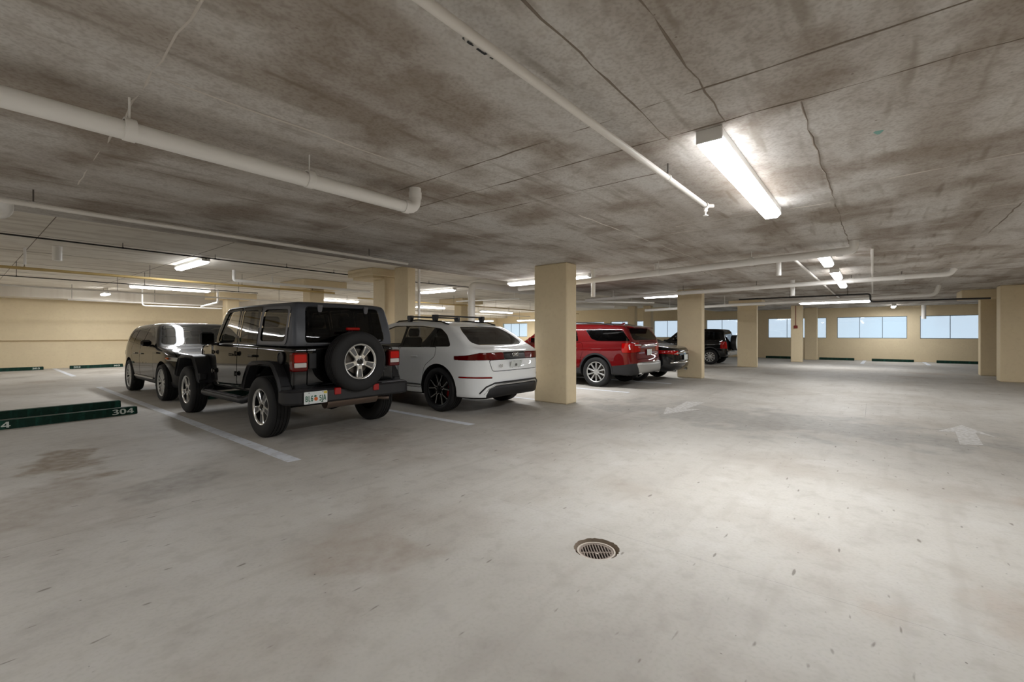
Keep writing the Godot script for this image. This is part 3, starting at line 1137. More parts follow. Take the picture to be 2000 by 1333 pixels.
func wheel_meshes(style: String, R: float, W: float, rr: float, s: float) -> Array:
	# list of [name, mesh]; axis z, outward face toward s
	var key := "%s %f %f %f %f" % [style, R, W, rr, s]
	if wheel_cache.has(key):
		return wheel_cache[key]
	var out := []
	var ax := Transform3D(Basis(Vector3(1, 0, 0), Vector3(0, 0, s), Vector3(0, -s, 0)), Vector3.ZERO)
	var pl := Transform3D(Basis(Vector3(1, 0, 0), Vector3(0, 1, 0), Vector3(0, 0, s)), Vector3.ZERO)
	var w := W * 0.5
	var sh := R - rr
	var prof := [Vector2(rr - 0.004, w * 0.72), Vector2(rr + 0.012, w * 0.86), Vector2(rr + sh * 0.3, w * 0.985), Vector2(rr + sh * 0.55, w), Vector2(R - sh * 0.2, w * 0.96), Vector2(R - 0.022, w * 0.9), Vector2(R - 0.006, w * 0.8)]
	for gr in [0.52, 0.17, -0.17, -0.52]:
		prof.append(Vector2(R, (gr + 0.05) * w))
		prof.append(Vector2(R - 0.009, (gr + 0.035) * w))
		prof.append(Vector2(R - 0.009, (gr - 0.035) * w))
		prof.append(Vector2(R, (gr - 0.05) * w))
	for k in [Vector2(R - 0.006, -w * 0.8), Vector2(R - 0.022, -w * 0.9), Vector2(R - sh * 0.2, -w * 0.96), Vector2(rr + sh * 0.55, -w), Vector2(rr + sh * 0.2, -w * 0.95), Vector2(rr - 0.004, -w * 0.72)]:
		prof.append(k)
	out.append(["tyre", MB.new().lathe(prof, ax, 56, 0.6), M.rubber])
	var lip: Material = {"five": M.silver, "y": M.dark_metal, "ten": M.silver_satin, "split": M.silver_satin, "dark": M.silver_satin}[style]
	out.append(["rim", MB.new().lathe([Vector2(rr - 0.004, w * 0.70), Vector2(rr + 0.008, w * 0.80), Vector2(rr + 0.004, w * 0.87), Vector2(rr - 0.014, w * 0.83), Vector2(rr - 0.02, w * 0.72)], ax, 48, 0.5), lip])
	out.append(["rim_barrel", MB.new().lathe([Vector2(rr - 0.02, w * 0.72), Vector2(rr - 0.026, w * 0.4), Vector2(rr - 0.03, -w * 0.6)], ax, 40, 0.5), M.dark_metal])
	out.append(["backing", MB.new().lathe([Vector2(rr - 0.02, w * 0.05), Vector2(0, w * 0.05)], ax, 32), M.under])
	out.append(["brake_disc", MB.new().lathe([Vector2(rr * 0.72, w * 0.05), Vector2(rr * 0.72, w * 0.16), Vector2(0.0, w * 0.16)], ax, 32), M.brake_steel])
	var z0 := w * 0.42
	var z1 := w * 0.74
	match style:
		"five":
			for k in 5:
				var an := TAU * k / 5 - PI * 0.5
				out.append(["spoke", MB.new().prism(radial([0.045, -0.038, 0.10, -0.036, rr - 0.03, -0.052, rr - 0.008, -0.07, rr - 0.008, 0.07, rr - 0.03, 0.052, 0.10, 0.036, 0.045, 0.038], an), z0, z1, pl, 0.008), M.silver])
				out.append(["spoke_inlay", MB.new().prism(radial([0.10, -0.019, rr - 0.024, -0.033, rr - 0.024, 0.033, 0.10, 0.019], an), z1 - 0.004, z1 + 0.002, pl, 0.001), M.pocket_grey])
				out.append(["wheel_nut", MB.new().lathe([Vector2(0.012, z0), Vector2(0.012, z1 + 0.006), Vector2(0.0, z1 + 0.01)], ax.translated_local(Vector3(cos(an + 0.63) * 0.06, 0, -sin(an + 0.63) * 0.06)), 8), M.chrome])
			out.append(["hub", MB.new().lathe([Vector2(0.078, z0), Vector2(0.078, z1 - 0.012), Vector2(0.04, z1 - 0.008), Vector2(0.038, z1 - 0.02)], ax, 24), M.silver])
			out.append(["hub_cap", MB.new().lathe([Vector2(0.04, z0), Vector2(0.04, z1 + 0.004), Vector2(0.03, z1 + 0.01), Vector2(0, z1 + 0.01)], ax, 20), M.gloss_black])
		"y":
			for k in 5:
				var an := TAU * k / 5 + PI * 0.5
				var m := rr * 0.42
				var e := rr - 0.012
				out.append(["spoke", MB.new().prism(radial([0.05, -0.03, m, -0.028, m + 0.01, 0.0, m, 0.028, 0.05, 0.03], an), z0, z1 - 0.01, pl, 0.006), M.gloss_black])
				for q in [-1, 1]:
					var a2: float = an + q * 0.27
					var tip := Vector2(cos(a2), sin(a2)) * e
					var root := Vector2(cos(an + q * 0.1), sin(an + q * 0.1)) * m
					var dr := (tip - root).normalized()
					var nr := Vector2(-dr.y, dr.x)
					out.append(["spoke", MB.new().prism(PackedVector2Array([root - nr * 0.02, tip - nr * 0.024, tip + nr * 0.024, root + nr * 0.02]), z0, z1, pl, 0.005), M.gloss_black])
					out.append(["bright_edge", MB.new().prism(PackedVector2Array([root + nr * 0.002 * q, tip + nr * 0.002 * q, tip + nr * 0.018 * q, root + nr * 0.016 * q]), z1 - 0.004, z1 + 0.0015, pl, 0.0), M.silver])
					var hb := Vector2(cos(an + q * 0.45), sin(an + q * 0.45)) * 0.07
					var d2 := (root - hb).normalized()
					var n2 := Vector2(-d2.y, d2.x)
					out.append(["bright_edge", MB.new().prism(PackedVector2Array([hb - n2 * 0.006, root - n2 * 0.008, root + n2 * 0.008, hb + n2 * 0.006]), z1 - 0.014, z1 - 0.006, pl, 0.0), M.silver])
			out.append(["hub", MB.new().lathe([Vector2(0.085, z0), Vector2(0.085, z1 - 0.02), Vector2(0.04, z1 - 0.012), Vector2(0, z1 - 0.012)], ax, 24), M.gloss_black])
			out.append(["brake_caliper", MB.new().prism(radial([rr * 0.5, -0.11, rr * 0.82, -0.13, rr * 0.86, 0.0, rr * 0.82, 0.13, rr * 0.5, 0.11], PI * 1.08), w * 0.1, w * 0.3, pl, 0.008), M.caliper_red])
		_:
			var cnt: int = {"ten": 10, "split": 9, "dark": 10}[style]
			for k in cnt:
				var an := TAU * k / cnt + PI * 0.5
				var hw := 0.016 if style == "ten" else 0.019
				if style == "split":
					for q in [-1, 1]:
						var root := Vector2(cos(an), sin(an)) * 0.06
						var tip := Vector2(cos(an + q * 0.16), sin(an + q * 0.16)) * (rr - 0.012)
						var dr := (tip - root).normalized()
						var nr := Vector2(-dr.y, dr.x)
						out.append(["spoke", MB.new().prism(PackedVector2Array([root - nr * 0.014, tip - nr * 0.02, tip + nr * 0.02, root + nr * 0.014]), z0, z1, pl, 0.005), M.silver_satin])
				else:
					out.append(["spoke", MB.new().prism(radial([0.05, -hw * 0.9, rr * 0.55, -hw, rr - 0.01, -hw * 1.5, rr - 0.01, hw * 1.5, rr * 0.55, hw, 0.05, hw * 0.9], an), z0, z1, pl, 0.005), M.silver_satin])
			out.append(["hub", MB.new().lathe([Vector2(0.08, z0), Vector2(0.08, z1 - 0.01), Vector2(0.035, z1 - 0.002), Vector2(0, z1 - 0.002)], ax, 24), M.silver_satin])
	var done := []
	for q in out:
		var me: ArrayMesh = q[1].mesh()
		me.surface_set_material(0, q[2])
		done.append([q[0], me])
	wheel_cache[key] = done
	return done

func wheel(car: Node3D, x: float, z_out: float, R: float, W: float, rr: float, style: String, called := "wheel", y := -1.0) -> Node3D:
	var s := signf(z_out)
	var o := part(called, car, Vector3(x, R if y < 0 else y, z_out - s * W * 0.5))
	for q in wheel_meshes(style, R, W, rr, s):
		inst(q[0], q[1], o)
	return o

func arch_shell(cx: float, cy: float, r: float, z0: float, z1: float, a0 := -0.25, a1 := PI + 0.25) -> MB:
	var mb := MB.new()
	var K := 18
	for i in K:
		var p := a0 + (a1 - a0) * i / K
		var q := a0 + (a1 - a0) * (i + 1) / K
		var u := Vector3(cos(p), sin(p), 0)
		var v := Vector3(cos(q), sin(q), 0)
		var c := Vector3(cx, cy, 0)
		mb.quad(c + u * r + Vector3(0, 0, z0), c + u * r + Vector3(0, 0, z1), c + v * r + Vector3(0, 0, z1), c + v * r + Vector3(0, 0, z0), -(u + v).normalized())
		mb.tri(c + Vector3(0, 0, z0), c + u * r + Vector3(0, 0, z0), c + v * r + Vector3(0, 0, z0), Vector3(0, 0, signf(z1)))
	return mb

func below(y: float) -> Callable:
	return func(p: Vector3) -> float: return p.y - y

func piece(called: String, pc: Dictionary, m: Material, car: Node3D, push := 0.0) -> MeshInstance3D:
	if pc.t.size() == 0:
		return null
	return obj(called, MB.new().add(pc, push), m, car)

func side_split(pc: Dictionary) -> Array:
	var l := carve(pc, func(p: Vector3) -> float: return p.z)
	return [l, pc]

func pair(called: String, pc: Dictionary, m: Material, car: Node3D, push := 0.0) -> void:
	for q in side_split(pc):
		piece(called, q, m, car, push)

# a modern closed car from one specification
func closed_car(o: Node3D, S: Dictionary) -> Dictionary:
	var body := hull(spline(pts2(S.side)), mirrored(pts2(S.front)), mirrored(pts2(S.plan), true), S.get("cell", 0.035), S.get("k", 0.09), S.get("k2", 0.12))
	var paintm: Material = S.paint
	var R: float = S.R
	var wb: float = S.wheelbase
	var ra: float = S.arch
	for x in [0.0, wb]:
		carve(body, cylinder_region(x, R + 0.01, ra))
	piece("underbody", carve(body, below(S.floor_y)), M.under, o)
	if S.has("arch_trim"):
		for x in [0.0, wb]:
			pair("arch_moulding", carve(body, cylinder_region(x, R + 0.01, ra + S.arch_trim)), M.black_plastic, o, 0.006)
	if S.has("skirt"):
		piece("lower_cladding", carve(body, region_skirt(S.skirt)), S.get("skirt_material", M.black_plastic), o)
	for L in S.get("lamps", []):
		# [name, outline in (|z|, y), x limit, at the front?, material]
		pair(L[0], carve(body, region_end(poly(L[1]), L[2], L[3]), 0.006), L[4], o, 0.003)
	for L in S.get("side_lamps", []):
		pair(L[0], carve(body, region_side(poly(L[1])), 0.006), L[2], o, 0.003)
	# glasshouse
	var frame := carve(body, region_side(soft(poly(S.glass_outline), 0.06)), 0.004)
	for q in side_split(frame):
		for gp in S.glass_panes:
			var pane := carve(q, region_side(soft(poly(gp[0]), 0.04)))
			piece("side_window", pane, gp[1], o, -0.004)
		piece("window_surround", q, S.get("surround", M.gloss_black), o)
	piece("rear_window", carve(body, region_end(soft(mirror_poly(S.backlight[0]), 0.05), S.backlight[1], false), 0.008), S.backlight[2], o, -0.004)
	piece("windscreen", carve(body, region_end(soft(mirror_poly(S.screen[0]), 0.06), S.screen[1], true), 0.008), S.screen[2], o, -0.004)
	for dp in S.get("doors", []):
		for q in side_split(carve(body, region_side(soft(poly(dp), 0.05), 0.4), 0.009)):
			var d := piece("door", q, paintm, o)
			if d and S.has("handle_y"):
				var hx: float = dp[0] + 0.16
				var sz: float = signf(q.v[0].z)
				var hz := 0.0
				for v in q.v:
					if absf(v.x - hx) < 0.1 and absf(v.y - S.handle_y) < 0.06:
						hz = maxf(hz, absf(v.z))
				obj("handle", MB.new().box(Vector3(hx, S.handle_y, sz * (hz + 0.016)), Vector3(0.19, 0.026, 0.022), 0.009), S.get("handle_material", paintm), d)
	if S.has("tailgate"):
		piece("tailgate", carve(body, region_end(soft(mirror_poly(S.tailgate[0]), 0.04), S.tailgate[1], false), 0.01), paintm, o)
	if S.has("bonnet"):
		piece("bonnet", carve(body, region_bonnet(S.bonnet[0], S.bonnet[1], S.bonnet[2]), 0.009), paintm, o)
	piece("body", body, paintm, o)
	for x in [0.0, wb]:
		for s in [-1.0, 1.0]:
			obj("wheel_arch_liner", arch_shell(x, R + 0.01, ra + 0.005, s * 0.5, s * (S.tyre_z - 0.02)), M.under, o)
			wheel(o, x, s * S.tyre_z, R, S.W, S.rr, S.style)
	# cabin: floor, seats, fascia
	obj("cabin_floor", MB.new().box(Vector3(wb * 0.5 - 0.1, S.floor_y + 0.16, 0), Vector3(wb - 0.7, 0.06, 1.3), 0.01), M.cabin, o)
	for sx in [wb * 0.5 + 0.12, wb * 0.5 - 0.78]:
		for s in [-0.38, 0.38]:
			seat(o, sx, S.floor_y + 0.2, s, S.get("seat", M.seat_cloth))
	obj("fascia", MB.new().box(Vector3(wb * 0.5 + 0.78, S.floor_y + 0.62, 0), Vector3(0.3, 0.3, 1.3), 0.06), M.cabin, o)
	return body

func seat(o: Node3D, x: float, y: float, z: float, m: Material) -> void:
	var b := MB.new()
	b.box(Vector3(x + 0.12, y + 0.18, z), Vector3(0.5, 0.16, 0.5), 0.05)
	b.box(Vector3(x - 0.16, y + 0.5, z), Vector3(0.14, 0.62, 0.48), 0.05, Basis(Vector3(0, 0, 1), 0.22))
	b.box(Vector3(x - 0.26, y + 0.9, z), Vector3(0.09, 0.17, 0.26), 0.035, Basis(Vector3(0, 0, 1), 0.15))
	obj("seat", b, m, o)

func mirror_poly(p: Array) -> PackedVector2Array:
	# outline in (z, y) from the axis side; region_end uses |z|, so extend it past the axis
	return poly(p)

func region_skirt(rows: Array) -> Callable:
	# rows: x, y pairs, the upper edge of the cladding
	return func(p: Vector3) -> float:
		var y: float = rows[1]
		for i in range(0, rows.size() - 2, 2):
			if p.x >= rows[i]:
				y = lerpf(rows[i + 1], rows[i + 3], clampf((p.x - rows[i]) / (rows[i + 2] - rows[i]), 0.0, 1.0))
		return p.y - y

func region_bonnet(x0: float, x1: float, zh: float) -> Callable:
	return func(p: Vector3) -> float:
		return maxf(maxf(x0 - p.x, p.x - x1), maxf(absf(p.z) - zh + (p.x - x0) * 0.06, 0.82 - p.y))

func mirror_unit(o: Node3D, x: float, y: float, z: float, m: Material, size := Vector3(0.12, 0.15, 0.24)) -> void:
	for s in [-1.0, 1.0]:
		var mm := part("door_mirror", o, Vector3(x, y, s * z))
		obj("housing", MB.new().box(Vector3.ZERO, size, size.x * 0.35), m, mm)
		obj("mirror_glass", MB.new().box(Vector3(-size.x * 0.5 - 0.001, 0, 0), Vector3(0.004, size.y * 0.8, size.z * 0.82), 0.0), M.gloss_black, mm)
		obj("stalk", MB.new().box(Vector3(0, -size.y * 0.45, -s * (size.z * 0.5 + 0.02)), Vector3(0.06, 0.04, 0.12), 0.012), m, mm)

func number_plate(o: Node3D, at: Vector3, bs: Basis, left: String, right: String, florid := true) -> void:
	# bs: x along the plate, y up, z outward
	var p := part("number_plate", o, at)
	p.basis = bs
	obj("plate", MB.new().prism(soft(poly([-0.152, -0.076, 0.152, -0.076, 0.152, 0.076, -0.152, 0.076]), 0.012), 0.0, 0.004, Transform3D(), 0.001), M.plate_white, p)
	if left != "":
		lettering(left, 0.07, 0.002, M.plate_green, p, "plate_lettering", Transform3D(Basis(), Vector3(-0.088, -0.012, 0.005)), 0.62)
		lettering(right, 0.07, 0.002, M.plate_green, p, "plate_lettering", Transform3D(Basis(), Vector3(0.088, -0.012, 0.005)), 0.62)
	if florid:
		obj("orange_emblem", MB.new().lathe([Vector2(0.024, 0.004), Vector2(0.024, 0.0055), Vector2(0, 0.0065)], Transform3D(Basis(Vector3(1, 0, 0), Vector3(0, 0, 1), Vector3(0, -1, 0)), Vector3(0.0, -0.018, 0)), 16), M.plate_orange, p)
		obj("leaf_emblem", MB.new().prism(poly([-0.03, 0.012, 0.0, 0.006, 0.012, 0.02, -0.012, 0.034]), 0.004, 0.0058), M.plate_green, p)
		obj("renewal_sticker", MB.new().box(Vector3(0.125, 0.055, 0.0045), Vector3(0.045, 0.032, 0.002)), M.plate_yellow, p)
	for s in [-1, 1]:
		for q in [-1, 1]:
			obj("plate_screw", MB.new().lathe([Vector2(0.006, 0), Vector2(0.006, 0.003), Vector2(0, 0.004)], Transform3D(Basis(Vector3(1, 0, 0), Vector3(0, 0, 1), Vector3(0, -1, 0)), Vector3(s * 0.09, q * 0.062, 0.003)), 8), M.dark_metal, p)

# ---- the black off-roader with the spare wheel on its tailgate
func make_offroader() -> void:
	var o := thing("off_road_car", "black boxy four-door off-roader with spare wheel on its tailgate", "car", P(6.33, 0, 3.47), "", PI)
	var WB := 3.008
	var R := 0.405
	var tub := hull(
		spline(pts2([-0.6, 0.62, -0.6, 0.62, -0.62, 0.8, -0.625, 1.0, -0.615, 1.19, -0.615, 1.19, 0.6, 1.205, 2.05, 1.225, 2.2, 1.23, 2.8, 1.2, 3.2, 1.15, 3.34, 1.1, 3.38, 1.0, 3.36, 0.7, 3.3, 0.6, 3.3, 0.6, 2.4, 0.56, 2.1, 0.52, 2.1, 0.52, 0.5, 0.52, 0.5, 0.52, 0.4, 0.62, 0.4, 0.62])),
		mirrored(pts2([0.0, 0.5, 0.74, 0.5, 0.775, 0.56, 0.79, 0.8, 0.788, 1.0, 0.775, 1.2, 0.765, 1.3, 0.765, 1.3, 0.0, 1.34])),
		mirrored(pts2([-0.635, 0.0, -0.63, 0.6, -0.6, 0.77, -0.55, 0.795, 0.6, 0.8, 1.9, 0.795, 2.1, 0.77, 2.4, 0.71, 3.2, 0.61, 3.38, 0.55, 3.41, 0.4, 3.41, 0.0]), true), 0.03, 0.045, 0.05)
	# open the cabin, cut the wheel arches
	carve(tub, func(p: Vector3) -> float: return maxf(maxf(1.16 - p.y, absf(p.z) - 0.735), maxf(-0.56 - p.x, p.x - 1.98)))
	for x in [0.0, WB]:
		carve(tub, region_side(soft(poly([x - 0.58, 0.3, x - 0.46, 0.78, x - 0.3, 0.93, x + 0.3, 0.93, x + 0.46, 0.78, x + 0.58, 0.3]), 0.12)))
	piece("underbody", carve(tub, below(0.55)), M.under, o)
	var doors := [[1.125, 0.6, 1.125, 1.35, 2.02, 1.35, 2.02, 0.6], [0.42, 0.86, 0.42, 1.35, 1.105, 1.35, 1.105, 0.6, 0.66, 0.6]]
	for dp in doors:
		for q in side_split(carve(tub, region_side(soft(poly(dp), 0.04), 0.6), 0.012)):
			var s: float = signf(q.v[0].z)
			var d := piece("door", q, M.black_paint, o, 0.004)
			var xr: float = dp[0]
			obj("handle", MB.new().box(Vector3(xr + 0.13, 1.06, s * 0.815), Vector3(0.17, 0.035, 0.03), 0.012), M.black_paint, d)
			var xf: float = dp[4]
			for hy in [0.78, 1.08]:
				var hg := MB.new().box(Vector3(xf + 0.0, hy, s * 0.805), Vector3(0.13, 0.05, 0.025), 0.01)
				hg.tube([Vector3(xf, hy - 0.035, s * 0.815), Vector3(xf, hy + 0.035, s * 0.815)], 0.016, 10)
				obj("hinge", hg, M.black_paint, d)
	piece("tailgate", carve(tub, region_end(poly([-0.2, 0.7, 0.585, 0.7, 0.585, 1.3, -0.2, 1.3]), -0.5, false), 0.012), M.black_paint, o, 0.006)
	piece("bonnet", carve(tub, region_bonnet(2.16, 3.3, 0.68), 0.01), M.black_paint, o, 0.004)
	piece("tub", tub, M.black_paint, o)
	# hard top and windscreen frame
	var top := hull(
		spline(pts2([-0.605, 1.195, -0.605, 1.195, -0.6, 1.3, -0.53, 1.6, -0.485, 1.76, -0.43, 1.8, -0.2, 1.812, 0.6, 1.825, 1.4, 1.815, 1.72, 1.79, 1.76, 1.765, 1.9, 1.55, 2.12, 1.22, 2.12, 1.195, 2.12, 1.195])),
		mirrored(pts2([0.0, 1.17, 0.775, 1.17, 0.772, 1.25, 0.745, 1.45, 0.69, 1.74, 0.66, 1.79, 0.56, 1.815, 0.0, 1.83])),
		mirrored(pts2([-0.63, 0.0, -0.62, 0.6, -0.58, 0.75, -0.5, 0.8, 1.8, 0.8, 2.08, 0.74, 2.14, 0.5, 2.14, 0.0]), true), 0.03, 0.05, 0.06)
	carve(top, below(1.215))
	for q in side_split(carve(top, region_side(soft(poly([-0.4, 1.275, -0.385, 1.695, 0.325, 1.71, 0.335, 1.275]), 0.07), 0.5), 0.006)):
		piece("quarter_window", q, M.dark_glass, o, -0.006)
	for q in side_split(carve(top, region_side(soft(poly([-0.455, 1.232, -0.44, 1.735, 0.385, 1.75, 0.395, 1.232]), 0.08), 0.5))):
		piece("quarter_window_frame", q, M.grey_plastic, o, 0.008)
	# door upper frames, painted, with their glass
	for gp in [[[0.44, 1.2, 0.44, 1.765, 1.105, 1.765, 1.105, 1.2], [0.535, 1.255, 0.535, 1.715, 1.06, 1.715, 1.06, 1.255], M.dark_glass], [[1.125, 1.2, 1.125, 1.765, 1.69, 1.745, 2.03, 1.2], [1.19, 1.255, 1.19, 1.715, 1.62, 1.70, 1.91, 1.255], M.clear_car_glass]]:
		for q in side_split(carve(top, region_side(soft(poly(gp[0]), 0.05), 0.5), 0.01)):
			var gl := carve(q, region_side(soft(poly(gp[1]), 0.05), 0.5), 0.004)
			piece("side_window", gl, gp[2], o, -0.006)
			piece("door_window_frame", q, M.black_paint, o, 0.004)
	piece("rear_window", carve(top, region_end(soft(poly([-0.3, 1.262, 0.60, 1.262, 0.545, 1.735, -0.3, 1.735]), 0.05), -0.4, false), 0.012), M.privacy_glass, o, 0.006)
	piece("windscreen", carve(top, region_end(soft(poly([-0.3, 1.27, 0.66, 1.27, 0.59, 1.74, -0.3, 1.74]), 0.05), 1.6, true), 0.01), M.clear_car_glass, o, -0.004)
	piece("windscreen_frame", carve(top, func(p: Vector3) -> float: return 1.66 - p.x), M.black_paint, o)
	piece("hard_top", top, M.hardtop, o)
	for z in [-0.36, 0.34]:
		obj("rear_window_hinge", MB.new().prism(poly([-0.035, 0.06, 0.035, 0.06, 0.03, -0.02, 0.012, -0.09, -0.012, -0.09, -0.03, -0.02]), 0.0, 0.03, Transform3D(Basis(Vector3(0, 0, 1), Vector3(-0.2, 0.98, 0), Vector3(-0.98, -0.2, 0)), Vector3(-0.5, 1.71, z)), 0.006), M.grey_plastic, o)
	obj("rear_window_sill", MB.new().box(Vector3(-0.622, 1.24, 0), Vector3(0.02, 0.014, 1.2), 0.004), M.grey_plastic, o)
	# tail lamps
	for s in [-1.0, 1.0]:
		var lp := part("tail_lamp", o, Vector3(-0.63, 1.02, s * 0.715))
		obj("surround", MB.new().prism(soft(poly([-0.1, -0.125, 0.1, -0.125, 0.1, 0.115, -0.1, 0.115]), 0.03), 0.0, 0.075, Transform3D(Basis(Vector3(0, 0, 1), Vector3(0, 1, 0), Vector3(-1, 0, 0)), Vector3.ZERO), 0.012), M.dark_red_lens, lp)
		obj("red_lens", MB.new().prism(soft(poly([-0.078, -0.01, 0.078, -0.01, 0.078, 0.092, -0.078, 0.092]), 0.02), 0.07, 0.083, Transform3D(Basis(Vector3(0, 0, 1), Vector3(0, 1, 0), Vector3(-1, 0, 0)), Vector3.ZERO), 0.005), M.bright_red_lens, lp)
		obj("reversing_lens", MB.new().prism(soft(poly([-0.078, -0.075, 0.078, -0.075, 0.078, -0.016, -0.078, -0.016]), 0.012), 0.07, 0.083, Transform3D(Basis(Vector3(0, 0, 1), Vector3(0, 1, 0), Vector3(-1, 0, 0)), Vector3.ZERO), 0.005), M.white_lens, lp)
		obj("vent_panel", MB.new().box(Vector3(-0.632, 1.02, s * 0.52), Vector3(0.012, 0.2, 0.1), 0.004), M.black_plastic, o)
		for hy in [1.13, 0.87]:
			obj("tailgate_hinge", MB.new().box(Vector3(-0.645, hy, 0.56 + (s - 1.0) * 0.04), Vector3(0.03, 0.05, 0.12), 0.008), M.black_paint, o)
	# filler recess and badge on the flank
	obj("fuel_cap", MB.new().lathe([Vector2(0.085, 0.0), Vector2(0.085, 0.014), Vector2(0.07, 0.018), Vector2(0.065, 0.008), Vector2(0, 0.008)], Transform3D(Basis(Vector3(1, 0, 0), Vector3(0, 0, -1), Vector3(0, 1, 0)), Vector3(-0.34, 1.06, -0.79)), 24), M.black_plastic, o)
	# wheel arch flares
	for x in [0.0, WB]:
		var f := 1.0 if x > 1.0 else 0.0
		var outer := [-0.64, 0.56, -0.53, 0.80, -0.38, 0.97, -0.28, 1.005, 0.28, 1.005, 0.4, 0.97, 0.54, 0.8, 0.62, 0.62]
		var inner := [0.57, 0.60, 0.485, 0.78, 0.36, 0.925, 0.27, 0.95, -0.27, 0.95, -0.345, 0.925, -0.48, 0.78, -0.585, 0.56]
		var fl := PackedVector2Array()
		for q in [outer, inner]:
			for i in range(0, q.size(), 2):
				fl.append(Vector2(q[i] + x, q[i + 1]))
		for s in [-1.0, 1.0]:
			obj("fender_flare", MB.new().prism(fl, 0.62 if f > 0 else 0.77, 0.925, Transform3D(Basis(Vector3(1, 0, 0), Vector3(0, 1, 0), Vector3(0, 0, s)), Vector3.ZERO), 0.03), M.black_plastic, o)
			obj("wheel_arch_liner", arch_shell(x, 0.46, 0.475, s * 0.42, s * (0.78 if f == 0 else 0.66), 0.1, PI - 0.1), M.under, o)
			wheel(o, x, s * 0.925, R, 0.25, 0.236, "five")
			obj("mud_panel", MB.new().box(Vector3(x - 0.56 if f == 0 else x - 0.6, 0.66, s * 0.84), Vector3(0.08, 0.12, 0.12), 0.015), M.black_plastic, o)
	var spare := part("spare_wheel", o, Vector3(-0.815, 1.0, 0.0))
	spare.rotation.y = -PI * 0.5
	for q in wheel_meshes("five", 0.407, 0.255, 0.236, 1.0):
		inst(q[0], q[1], spare)
	obj("spare_carrier", MB.new().lathe([Vector2(0.19, 0.62), Vector2(0.19, 0.74), Vector2(0.0, 0.74)], Transform3D(Basis(Vector3(0, 1, 0), Vector3(-1, 0, 0), Vector3(0, 0, 1)), Vector3(0, 1.0, 0)), 20), M.black_plastic, o)
	var bl := obj("brake_light_arm", MB.new().tube([Vector3(-0.64, 1.3, -0.02), Vector3(-0.72, 1.43, -0.02)], 0.025, 8), M.black_plastic, o)
	obj("high_brake_light", MB.new().box(Vector3(-0.735, 1.44, 0.0), Vector3(0.05, 0.04, 0.2), 0.012), M.red_lens, bl)
	# rear bumper
	var bsec := PackedVector2Array([Vector2(-0.58, -0.93), Vector2(-0.70, -0.93), Vector2(-0.79, -0.88), Vector2(-0.84, -0.78), Vector2(-0.86, -0.4), Vector2(-0.86, 0.4), Vector2(-0.84, 0.78), Vector2(-0.79, 0.88), Vector2(-0.70, 0.93), Vector2(-0.58, 0.93)])
	var bmp := obj("rear_bumper", MB.new().prism(bsec, -0.67, -0.49, Transform3D(Basis(Vector3(1, 0, 0), Vector3(0, 0, 1), Vector3(0, -1, 0)), Vector3.ZERO), 0.025, true), M.black_plastic, o)
	obj("step_pad", MB.new().box(Vector3(-0.75, 0.673, 0.62), Vector3(0.14, 0.012, 0.42), 0.004), M.grey_plastic, bmp)
	for z in [-0.3, 0.28]:
		obj("bumper_reflector", MB.new().prism(soft(poly([-0.045, -0.045, 0.045, -0.045, 0.045, 0.045, -0.045, 0.045]), 0.015), 0.0, 0.02, Transform3D(Basis(Vector3(0, 0, 1), Vector3(0, 1, 0), Vector3(-1, 0, 0)), Vector3(-0.855, 0.625, z)), 0.006), M.red_lens, bmp)
	number_plate(o, Vector3(-0.868, 0.575, -0.6), Basis(Vector3(0, 0, 1), Vector3(0, 1, 0), Vector3(-1, 0, 0)), "BL6", "5JA")
	obj("silencer", MB.new().tube([Vector3(-0.62, 0.46, -0.35), Vector3(-0.62, 0.46, 0.42)], 0.085, 18), M.exhaust, o)
	obj("tail_pipe", MB.new().tube([Vector3(-0.6, 0.45, 0.4), Vector3(-0.72, 0.43, 0.6)], 0.03, 12), M.exhaust, o)
	obj("rear_axle", MB.new().tube([Vector3(0, 0.4, -0.75), Vector3(0, 0.4, 0.75)], 0.06, 12), M.under, o)
	obj("differential", MB.new().lathe([Vector2(0.0, -0.14), Vector2(0.12, -0.1), Vector2(0.15, 0.0), Vector2(0.12, 0.1), Vector2(0.0, 0.14)], Transform3D(Basis(), Vector3(0, 0.38, 0.1)), 16), M.under, o)
	obj("front_axle", MB.new().tube([Vector3(WB, 0.4, -0.75), Vector3(WB, 0.4, 0.75)], 0.06, 12), M.under, o)
	obj("chassis", MB.new().box(Vector3(1.5, 0.5, 0), Vector3(3.6, 0.12, 0.9), 0.03), M.under, o)
	for s in [-1.0, 1.0]:
		var st := MB.new().tube(rounded([Vector3(0.62, 0.5, s * 0.74), Vector3(0.66, 0.42, s * 0.86), Vector3(2.3, 0.42, s * 0.86), Vector3(2.36, 0.5, s * 0.72)], 0.08), 0.05, 12)
		obj("side_step", st, M.black_plastic, o)
		obj("step_tread", MB.new().box(Vector3(1.48, 0.468, s * 0.86), Vector3(1.3, 0.012, 0.07), 0.003), M.grey_plastic, o)
		obj("front_turn_lamp", MB.new().box(Vector3(3.5, 0.93, s * 0.78), Vector3(0.05, 0.04, 0.12), 0.01), M.amber_lens, o)
		obj("head_lamp", MB.new().lathe([Vector2(0.09, 0.0), Vector2(0.09, 0.05), Vector2(0.05, 0.07), Vector2(0, 0.075)], Transform3D(Basis(Vector3(0, 1, 0), Vector3(1, 0, 0), Vector3(0, 0, -1)), Vector3(3.35, 0.95, s * 0.44)), 20), M.clear_lens, o)
	for k in 7:
		obj("grille_slot", MB.new().box(Vector3(3.385, 0.92, (k - 3) * 0.09), Vector3(0.02, 0.26, 0.045), 0.008), M.under, o)
	obj("front_bumper", MB.new().box(Vector3(3.5, 0.6, 0), Vector3(0.22, 0.18, 1.5), 0.04), M.black_plastic, o)
